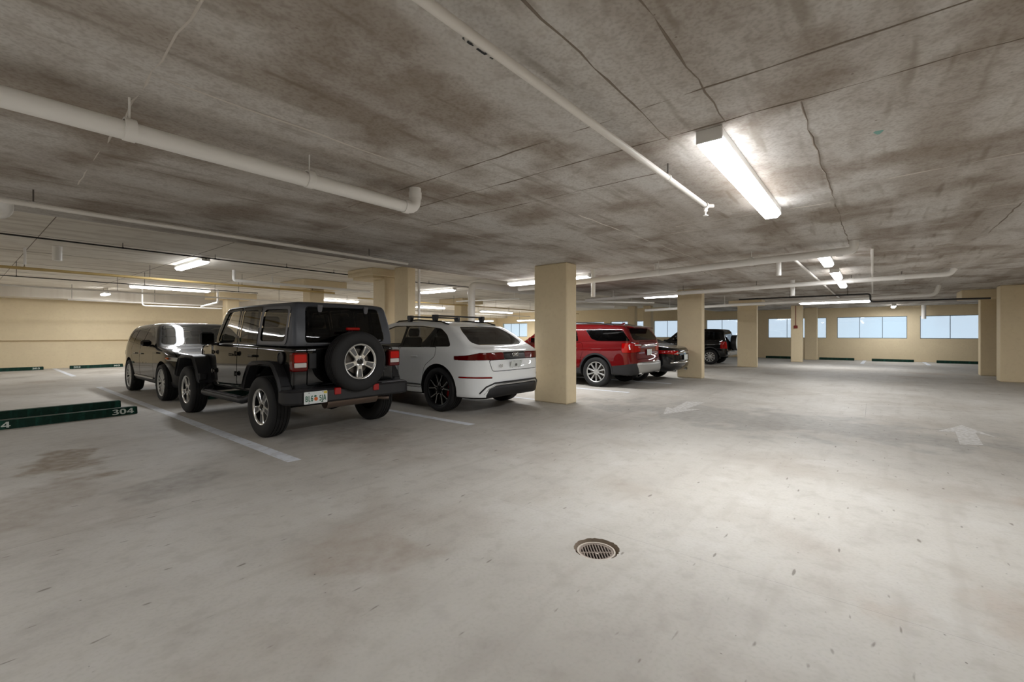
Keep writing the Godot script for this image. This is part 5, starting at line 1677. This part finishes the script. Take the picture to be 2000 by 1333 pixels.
func build_lamps() -> void:
	var near := "ceiling lights over the aisle"
	var far := "ceiling lights over the far bays"
	lamp(0.87, 4.46, true, 2.46, LOW, "large bright ceiling light nearest the camera", near)
	lamp(0.66, 9.8, true, 1.3, LOW, "first of three short ceiling lights in a line down the aisle", near, 1, 0.65)
	lamp(0.64, 12.45, true, 1.3, LOW, "second of three short ceiling lights in a line down the aisle", near, 1, 0.65)
	lamp(0.64, 14.8, true, 1.3, LOW, "third of three short ceiling lights in a line down the aisle", near, 1, 0.65)
	lamp(6.3, 9.24, false, 2.4, LOW, "ceiling light half hidden by the middle tan column", near)
	lamp(5.75, 15.5, false, 1.3, LOW, "ceiling light above the dark blue saloon", near)
	lamp(1.26, 22.85, false, 2.44, LOW, "long ceiling light before the far windows", near)
	lamp(-0.77, 28.2, true, 1.2, LOW, "ceiling light end-on against the far window wall", near)
	lamp(0.87, -3.0, true, 2.46, LOW, "ceiling light over the aisle behind the camera", near)
	lamp(-5.4, 3.5, true, 2.46, LOW, "ceiling light over the bays to the right of the camera", near)
	lamp(-5.4, 11.5, true, 2.46, LOW, "ceiling light over the bays farther to the right", near)
	lamp(5.6, -2.6, false, 2.44, LOW, "added unseen fill light over the bays behind the camera on the left", near, 1, 0.7)  # unseen lamp added to brighten the left floor and the off-roader's flank
	lamp(13.07, -4.7, false, 2.0, HIGH, "added fill light over the far bays, out of view at the left", far)  # added as fill out of view, spaced like the visible row
	lamp(20.6, -2.6, true, 2.5, HIGH, "added twin-lens fill light out of view along the far left wall", far, 2)  # another unseen lamp added as fill for the left bays
	lamp(13.07, 3.7, false, 2.0, HIGH, "slanting ceiling light above the black luxury SUV", far)
	lamp(20.6, 5.2, true, 2.5, HIGH, "long twin-lens ceiling light near the far left wall", far, 2)
	lamp(23.2, 3.75, false, 0.9, HIGH, "small ceiling light seen end-on at the far left wall", far, 1, 1.0, 0.15)
	lamp(21.2, 12.2, true, 2.5, HIGH, "twin-lens ceiling light just over the black off-roader's roof", far, 2)
	lamp(13.5, 12.1, false, 1.95, HIGH, "slanting ceiling light right of the paired tan columns", far)
	lamp(22.2, 19.3, true, 2.44, HIGH, "ceiling light low over the white car's front roof bar", far)
	lamp(18.2, 21.2, true, 3.0, HIGH, "suspended ceiling light right of the white downpipe", far, 2, 1.0, 0.33)
	lamp(23.5, 25.5, false, 2.44, HIGH, "distant suspended light over the white car's tail", far, 1, 1.0, 0.7)
	lamp(20.6, 27.6, false, 2.0, HIGH, "distant suspended light beside the middle tan column", far, 1, 1.0, 0.65)

func build_pipes() -> void:
	var dr := "white plastic drain pipes"
	var sp := "painted sprinkler pipes"
	var o := pipe("drain_pipe", "thick white drain pipe with an elbow, across the upper left", [P(3.43, 2.57, -1.6), P(3.43, 2.57, 2.79), P(3.43, LOW, 2.79)], 0.055, M.white_pvc, [2.26, 3.35], dr, 0.1, LOW, 24)
	collar(o, Vector3(0, 0, -4.28), Vector3(0, 0, 1), 0.061, 0.03, M.white_pvc)
	collar(o, Vector3(0, 0.13, -4.39), Vector3(0, 1, 0), 0.061, 0.03, M.white_pvc)
	o = pipe("sprinkler_pipe", "slim cream sprinkler pipe with inked print, running to the big light", [P(1.37, 2.65, -1.0), P(1.30, 2.65, 4.72)], 0.024, M.white_paint_pipe, [4.68], sp)
	collar(o, Vector3(0.07, 0, -5.7), Vector3(0, 0, 1), 0.032, 0.03, M.white_paint_pipe)
	obj("sprinkler_head", MB.new().lathe([Vector2(0.02, 0), Vector2(0.02, -0.05), Vector2(0.008, -0.055), Vector2(0.008, -0.085), Vector2(0.026, -0.088), Vector2(0.026, -0.094), Vector2(0, -0.094)], Transform3D(Basis(), Vector3(0.07, -0.01, -5.7)), 14), M.white_paint_pipe, o)
	obj("branch_stub", MB.new().tube([Vector3(0.07, 0, -5.72), Vector3(0.12, 0.005, -5.78)], 0.02, 10), M.white_paint_pipe, o)
	var rng := RandomNumberGenerator.new()
	rng.seed = 9
	for k in 15:
		var t: float = [0.0, 0.012, 0.028, 0.04, 0.045, 0.055, 0.06, 0.092, 0.1, 0.108, 0.118, 0.128, 0.137, 0.175, 0.185][k]
		var big: bool = k in [3, 4, 5, 8, 9, 10, 11, 12]
		var ang := deg_to_rad(-20.0 + rng.randf_range(-14, 14))
		var bs := Basis(Vector3(0, 0, 1), ang)
		var ctr := Vector3(0.018, 0, -(1.36 + 1.0 + t)) + bs * Vector3(0, -0.0236, 0)
		obj("printed_mark", MB.new().box(ctr, Vector3(0.019 if big else 0.009, 0.0016, 0.015 if big else 0.007), 0.0, bs), M.ink, o)
	pipe("sprinkler_pipe", "slim white sprinkler pipe along the edge of the low ceiling, left", [P(6.3, 2.62, -1.0), P(6.48, 2.625, 5.1)], 0.024, M.white_paint_pipe, [1.5, 5.3], sp)
	pipe("drain_pipe", "white drain elbow cut off by the left picture edge", [P(7.15, 2.64, -1.5), P(7.15, 2.64, 0.36), P(7.15, LOW, 0.36)], 0.06, M.white_pvc, [], dr, 0.1)
	# far bays
	pipe("conduit_pipe", "thin black conduit under the raised ceiling at the left", [P(11.3, 3.05, -1.0), P(11.6, 3.05, 7.3)], 0.014, M.dark_pipe, [1.5, 3.1, 4.7, 6.3, 7.6], "", 0.0, HIGH)
	pipe("conduit_pipe", "thin black conduit beyond the paired tan columns", [P(11.6, 3.05, 8.4), P(11.0, 3.05, 14.5)], 0.014, M.dark_pipe, [1.5, 3.5, 5.0], "", 0.0, HIGH)
	pipe("conduit_pipe", "thin dark conduit below the cream-yellow pipe at the left", [P(16.2, 2.78, -1.0), P(16.5, 2.78, 6.6)], 0.012, M.dark_pipe, [2.0, 4.5, 7.0], "", 0.0, HIGH)
	pipe("sprinkler_pipe", "cream-yellow pipe crossing below the raised ceiling at the left", [P(14.3, 2.8, -1.0), P(14.7, 2.8, 8.4)], 0.032, M.cream_pipe, [2.0, 4.2, 6.4, 8.6], sp, 0.0, HIGH)
	pipe("sprinkler_pipe", "white pipe below the cream-yellow pipe at the far left", [P(17.7, 2.67, -1.0), P(18.5, 2.67, 9.0)], 0.027, M.white_paint_pipe, [1.6, 4.2, 6.9, 9.2], sp, 0.0, HIGH)
	pipe("sprinkler_pipe", "white pipe along the top of the far left wall", [P(22.3, 2.6, 2.6), P(22.6, 2.6, 10.0)], 0.03, M.white_paint_pipe, [0.1, 2.5, 5.0], sp, 0.0, HIGH)
	pipe("drain_pipe", "white hooked drain pipe beside the long twin-lens light", [P(21.9, HIGH, 4.6), P(21.9, 2.47, 4.6), P(21.9, 2.47, 7.3)], 0.028, M.white_pvc, [], dr, 0.1, HIGH)
	pipe("drain_pipe", "white pipe with an upturned end above the off-roader's front", [P(13.8, HIGH - 0.005, 4.9), P(13.8, 2.86, 4.9), P(13.8, 2.86, 9.2)], 0.042, M.white_pvc, [], dr, 0.06, HIGH)
	pipe("drain_pipe", "white slanting pipe meeting the long twin-lens light", [P(20.2, HIGH, 6.6), P(20.2, 2.62, 6.6), P(21.4, 2.5, 6.4)], 0.035, M.white_pvc, [], dr, 0.06, HIGH)
	pipe("drain_pipe", "short white pipe stub hanging from the raised ceiling, far left", [P(12.9, HIGH, 1.35), P(12.9, 2.86, 1.35)], 0.075, M.white_pvc, [], dr, 0.0, HIGH)
	pipe("drain_pipe", "thin white drop pipe at the left picture edge", [P(13.6, HIGH, 0.95), P(13.6, 2.8, 0.95)], 0.022, M.white_pvc, [], dr, 0.0, HIGH)
	pipe("drain_pipe", "thin white drop pipe above the off-roader's bonnet", [P(14.45, HIGH, 6.2), P(14.45, 2.92, 6.2)], 0.025, M.white_pvc, [], dr, 0.0, HIGH)
	pipe("drain_pipe", "white downpipe fixed beside the paired tan columns", [P(9.42, HIGH, 7.79), P(9.42, 0.0, 7.79)], 0.036, M.white_pvc, [], dr, 0.0, HIGH)
	o = pipe("drain_pipe", "thick white downpipe with an elbow behind the white car", [P(9.9, 0.0, 10.3), P(9.9, 2.93, 10.3), P(9.9, 2.96, 14.6)], 0.11, M.white_pvc, [], dr, 0.22, HIGH, 20)
	collar(o, Vector3(0, 2.66, 0), Vector3(0, 1, 0), 0.122, 0.06, M.white_pvc)
	collar(o, Vector3(0, 2.94, -1.6), Vector3(0, 0, 1), 0.124, 0.08, M.white_pvc)
	collar(o, Vector3(0, 2.95, -2.6), Vector3(0, 0, 1), 0.124, 0.12, M.white_pvc)
	pipe("drain_pipe", "white cross pipe high behind the white downpipe", [P(14.8, 2.86, 14.4), P(11.6, 2.86, 15.0)], 0.03, M.white_pvc, [1.0, 3.0], dr, 0.0, HIGH)
	pipe("sprinkler_pipe", "slim pipe run under the ceiling behind the white car's roof bars", [P(19.0, 2.62, 9.5), P(19.2, 2.62, 26.0)], 0.03, M.white_paint_pipe, [2.0, 5.0, 8.0, 11.0, 14.0], sp, 0.0, HIGH)
	pipe("sprinkler_pipe", "cream pipe run far behind the white car", [P(15.0, 2.72, 9.5), P(15.2, 2.72, 26.0)], 0.025, M.cream_pipe, [2.0, 5.0, 8.0, 11.0, 14.0], sp, 0.0, HIGH)
	# right side
	o = pipe("drain_pipe", "upper white drain pipe right of the middle column, ending in an elbow", [P(6.6, 2.455, 8.5), P(0.22, 2.625, 8.46), P(0.22, LOW, 8.46)], 0.058, M.white_pvc, [1.5, 3.4, 5.0], dr, 0.1, LOW, 16)
	collar(o, Vector3(6.2, 0.16, 0.03), Vector3(1, 0.026, 0), 0.066, 0.04, M.white_pvc)
	pipe("drain_pipe", "white drop pipe just right of the middle column", [P(4.68, LOW, 8.62), P(4.68, 2.17, 8.62)], 0.045, M.white_pvc, [], dr)
	o = pipe("drain_pipe", "lower white drain pipe crossing toward the right, elbow at its end", [P(7.5, 2.50, 13.3), P(5.4, 2.55, 13.3), P(-1.28, 2.655, 13.3), P(-1.35, LOW, 13.3)], 0.055, M.white_pvc, [1.0], dr, 0.12, LOW, 16)
	for k in [[4.3, 2.567], [2.4, 2.597], [0.4, 2.629], [-0.5, 2.643]]:
		collar(o, P(k[0], k[1], 13.3) - P(7.5, 2.50, 13.3), Vector3(1, 0.016, 0), 0.064, 0.05, M.white_pvc)
		obj("hanger_rod", MB.new().tube([P(k[0], k[1], 13.3) - P(7.5, 2.50, 13.3), P(k[0], LOW, 13.3) - P(7.5, 2.50, 13.3)], 0.006, 6), M.rod, o)
	pipe("drain_pipe", "third white drain pipe, farther back, ending in an elbow at the right", [P(7.2, 2.33, 17.6), P(3.8, 2.42, 17.6), P(-1.4, 2.5, 17.6), P(-1.47, LOW, 17.6)], 0.052, M.white_pvc, [1.0, 3.0], dr, 0.12)
	pipe("drain_pipe", "short white stub hanging over the red car's tail", [P(3.35, LOW, 8.75), P(3.35, 2.63, 8.75)], 0.042, M.white_pvc, [], dr)
	pipe("drain_pipe", "short white stub hanging beside the aisle lights", [P(1.42, LOW, 10.0), P(1.42, 2.5, 10.0)], 0.045, M.white_pvc, [], dr)
	pipe("drain_pipe", "white stub hanging above the long light before the windows", [P(1.62, LOW, 13.6), P(1.62, 2.36, 13.6)], 0.05, M.white_pvc, [], dr)
	pipe("sprinkler_pipe", "slim white sprinkler pipe running down the aisle to the windows", [P(1.12, 2.725, 9.1), P(0.95, 2.725, 24.0)], 0.024, M.white_paint_pipe, [0.3, 4.0, 7.5, 11.0], sp)
	pipe("conduit_pipe", "black stepped pipe under the ceiling before the windows", [P(3.6, 2.56, 17.0), P(0.06, 2.56, 17.0), P(0.06, 2.33, 17.0), P(-2.4, 2.31, 17.0)], 0.023, M.dark_pipe, [1.5, 3.0], "", 0.08)
	var rw := obj("ceiling_raceway", slab_box(-0.01, 0.03, 9.3, 19.4, LOW - 0.035, LOW, 0.006), M.white_paint_pipe)
	tag(rw, "pale straight raceway fixed to the ceiling above the aisle", "raceway")
	pipe("drain_pipe", "white branch pipe slanting behind the red car", [P(8.4, 2.5, 13.0), P(6.8, 2.62, 17.5)], 0.035, M.white_pvc, [1.5, 3.5], dr, 0.0, HIGH)
	pipe("drain_pipe", "white arched pipe above the red car's roof", [P(9.6, 0.0, 14.9), P(9.6, 2.5, 14.9), P(8.2, 2.52, 16.8)], 0.09, M.white_pvc, [], dr, 0.25, HIGH)
	pipe("drain_pipe", "white pipe by the far window wall, right", [P(-1.9, LOW, 29.2), P(-1.9, 2.1, 29.2)], 0.09, M.white_pvc, [], dr)

func wheel_stop(label: String, a: float, b: float, turn := 0.0, number := "", length := 1.83, tall := 0.085) -> void:
	# turn: about the upright axis; the numbered face looks toward -a
	var o := thing("wheel_stop", label, "wheel stop", P(a, 0, b), "green wheel stops", turn)
	var sec := poly([-0.075, 0.0, -0.055, 0.125, 0.055, 0.125, 0.075, 0.0])
	obj("block", MB.new().prism(sec, -length * 0.5, length * 0.5, Transform3D(), 0.012, true), M.green_paint, o)
	if number != "":
		for s in [-1, 1]:
			var bs := Basis(Vector3(0, 0, -1), Vector3(-0.156, 0.988, 0), Vector3(0.988, 0.156, 0))
			lettering(number, tall, 0.002, M.stencil_white, o, "number", Transform3D(bs, Vector3(0.0665, 0.062, -s * (length * 0.5 - 0.2))), 1.5)
	for s in [-1, 1]:
		obj("anchor_pin", MB.new().lathe([Vector2(0.012, 0), Vector2(0.012, 0.004), Vector2(0, 0.004)], Transform3D(Basis(), Vector3(0, 0.125, s * length * 0.3)), 8), M.rod, o)

func strip_line(called: String, label: String, quad: Array, m: Material, group := "") -> void:
	# flat paint on the floor, outlined by points (a, b)
	var pl := PackedVector2Array()
	var c := Vector2.ZERO
	for q in quad:
		c += Vector2(q[0], q[1]) / quad.size()
	for q in quad:
		pl.append(Vector2(-(q[0] - c.x), q[1] - c.y))
	var o := obj(called, MB.new().prism(pl, 0.0, 0.0025, Transform3D(Basis(Vector3(1, 0, 0), Vector3(0, 0, -1), Vector3(0, 1, 0)), Vector3.ZERO)), m)
	o.position = P(c.x, 0, c.y)
	tag(o, label, "floor marking", group)

func build_floor_things() -> void:
	var g := "white parking bay lines"
	strip_line("parking_line", "white bay line left of the black off-roader, from wheel stop 304", [[4.88, 2.25], [4.86, 2.39], [15.6, 2.45], [15.6, 2.33]], M.line_paint, g)
	strip_line("parking_line", "white bay line between the black off-roader and the white car", [[4.74, 4.86], [4.72, 4.99], [12.0, 5.0], [12.0, 4.88]], M.line_paint, g)
	strip_line("parking_line", "white bay line on the near side of the red car", [[4.46, 9.87], [4.45, 9.99], [12.0, 9.99], [12.0, 9.87]], M.line_paint, g)
	strip_line("parking_line", "white bay line between the red car and the blue saloon", [[4.35, 12.38], [4.35, 12.5], [11.0, 12.5], [11.0, 12.38]], M.line_paint, g)
	strip_line("parking_line", "white bay line at the foot of the middle column", [[5.5, 7.6], [5.5, 7.7], [9.2, 7.7], [9.2, 7.6]], M.line_paint, g)
	strip_line("parking_line", "short white bay line by the far left wall", [[20.2, 2.43], [20.2, 2.56], [25.3, 2.62], [25.3, 2.5]], M.line_paint, g)
	strip_line("parking_line", "left of two white bay lines under the far windows", [[0.33, 26.2], [0.47, 26.2], [0.4, 29.6], [0.26, 29.6]], M.line_paint, g)
	strip_line("parking_line", "right of two white bay lines under the far windows", [[-2.0, 26.8], [-1.86, 26.8], [-1.86, 29.6], [-2.0, 29.6]], M.line_paint, g)
	strip_line("floor_arrow", "worn white arrow on the floor near the middle column", [[2.79, 7.6], [3.02, 8.4], [2.87, 8.3], [2.95, 9.35], [2.62, 9.45], [2.66, 8.35], [2.44, 8.55]], M.worn_line_paint, "floor arrows")
	strip_line("floor_arrow", "worn white arrow on the floor at the right", [[-1.04, 9.5], [-0.69, 8.66], [-0.9, 8.8], [-0.84, 7.82], [-1.06, 7.95], [-1.11, 8.9], [-1.29, 8.64]], M.worn_line_paint, "floor arrows")
	wheel_stop("nearer green wheel stop stencilled 304, at the left edge", 9.86, 1.1, 0.11, "304")
	wheel_stop("plain green wheel stop just behind the one stencilled 304", 11.0, 1.08, 0.07, "")
	wheel_stop("green wheel stop under the nose of the black luxury SUV", 10.95, 3.85, 0.0, "", 1.6)
	wheel_stop("green wheel stop at the far left wall, cut by the picture edge", 24.85, 1.25, 0.0, "303", 1.95, 0.06)
	wheel_stop("green wheel stop at the far left wall, beside the luxury SUV", 24.6, 3.72, 0.0, "302", 1.6, 0.06)
	var wl := ["first green wheel stop under the far windows, beside the shaded column", "second green wheel stop under the far windows, from the left", "third green wheel stop under the far windows, from the left", "rightmost green wheel stop under the far windows"]
	var k := 0
	for q in [[4.13, 1.3], [1.5, 1.5], [-0.75, 1.6], [-3.2, 1.7]]:
		wheel_stop(wl[k], q[0], 29.2, -PI * 0.5, "", q[1])
		k += 1
	# floor drain
	var d := thing("floor_drain", "round cast-iron floor drain with slotted grate in the foreground", "drain", P(1.377, -0.012, 2.575))
	var turn := Basis(Vector3.UP, atan2(0.6257, 0.7801))
	obj("frame", MB.new().lathe([Vector2(0.121, -0.05), Vector2(0.121, 0.0), Vector2(0.111, 0.0), Vector2(0.109, -0.006), Vector2(0.109, -0.05)], Transform3D(), 40), M.drain_frame, d)
	obj("pit", MB.new().lathe([Vector2(0.109, -0.03), Vector2(0.1, -0.2), Vector2(0, -0.2)], Transform3D(), 28), M.pit, d)
	var rimp := MB.new().lathe([Vector2(0.108, -0.02), Vector2(0.108, -0.005), Vector2(0.095, -0.005), Vector2(0.095, -0.02)], Transform3D(), 36)
	obj("grate_ring", rimp, M.cast_iron, d)
	for i in 10:
		var x := -0.081 + i * 0.018
		var hl := sqrt(maxf(0.0, 0.096 * 0.096 - x * x))
		obj("bar", MB.new().box(turn * Vector3(x, -0.012, 0), Vector3(0.0075, 0.014, hl * 2.0), 0.001, turn), M.cast_iron, d)
	obj("cross_rib", MB.new().box(turn * Vector3(0, -0.013, 0.006), Vector3(0.19, 0.012, 0.012), 0.001, turn), M.cast_iron, d)
	obj("screw", MB.new().lathe([Vector2(0.007, 0), Vector2(0.006, 0.003), Vector2(0, 0.003)], Transform3D(Basis(), turn * Vector3(0, -0.006, 0.03)), 10), M.drain_frame, d)

func _ready() -> void:
	# camera: level, lens shifted down a little
	var cam := Camera3D.new()
	cam.name = "camera"
	add_child(cam)
	cam.position = Vector3(0, CAM_H, 0)
	cam.rotation.y = atan2(705.0, 879.0)
	cam.projection = Camera3D.PROJECTION_FRUSTUM
	cam.near = 0.05
	cam.far = 200.0
	cam.size = 1333.0 / 879.0 * cam.near
	cam.frustum_offset = Vector2(0, -(666.5 - 653.0) / 879.0 * cam.near)
	cam.current = true
	# daylight outside the windows
	var we := WorldEnvironment.new()
	we.name = "environment"
	var env := Environment.new()
	env.background_mode = Environment.BG_COLOR
	env.background_color = Color(0.86, 0.93, 1.0)
	env.background_energy_multiplier = SKY
	env.tonemap_mode = Environment.TONE_MAPPER_LINEAR
	env.tonemap_exposure = EXPOSURE
	env.sdfgi_enabled = true
	env.ssao_enabled = true
	env.ssil_enabled = true
	we.environment = env
	add_child(we)
	make_materials()
	build_lamps()
	build_shell()
	build_columns()
	build_cars()
	build_pipes()
	build_floor_things()

const SKY := 0.7
const EXPOSURE := 1.95
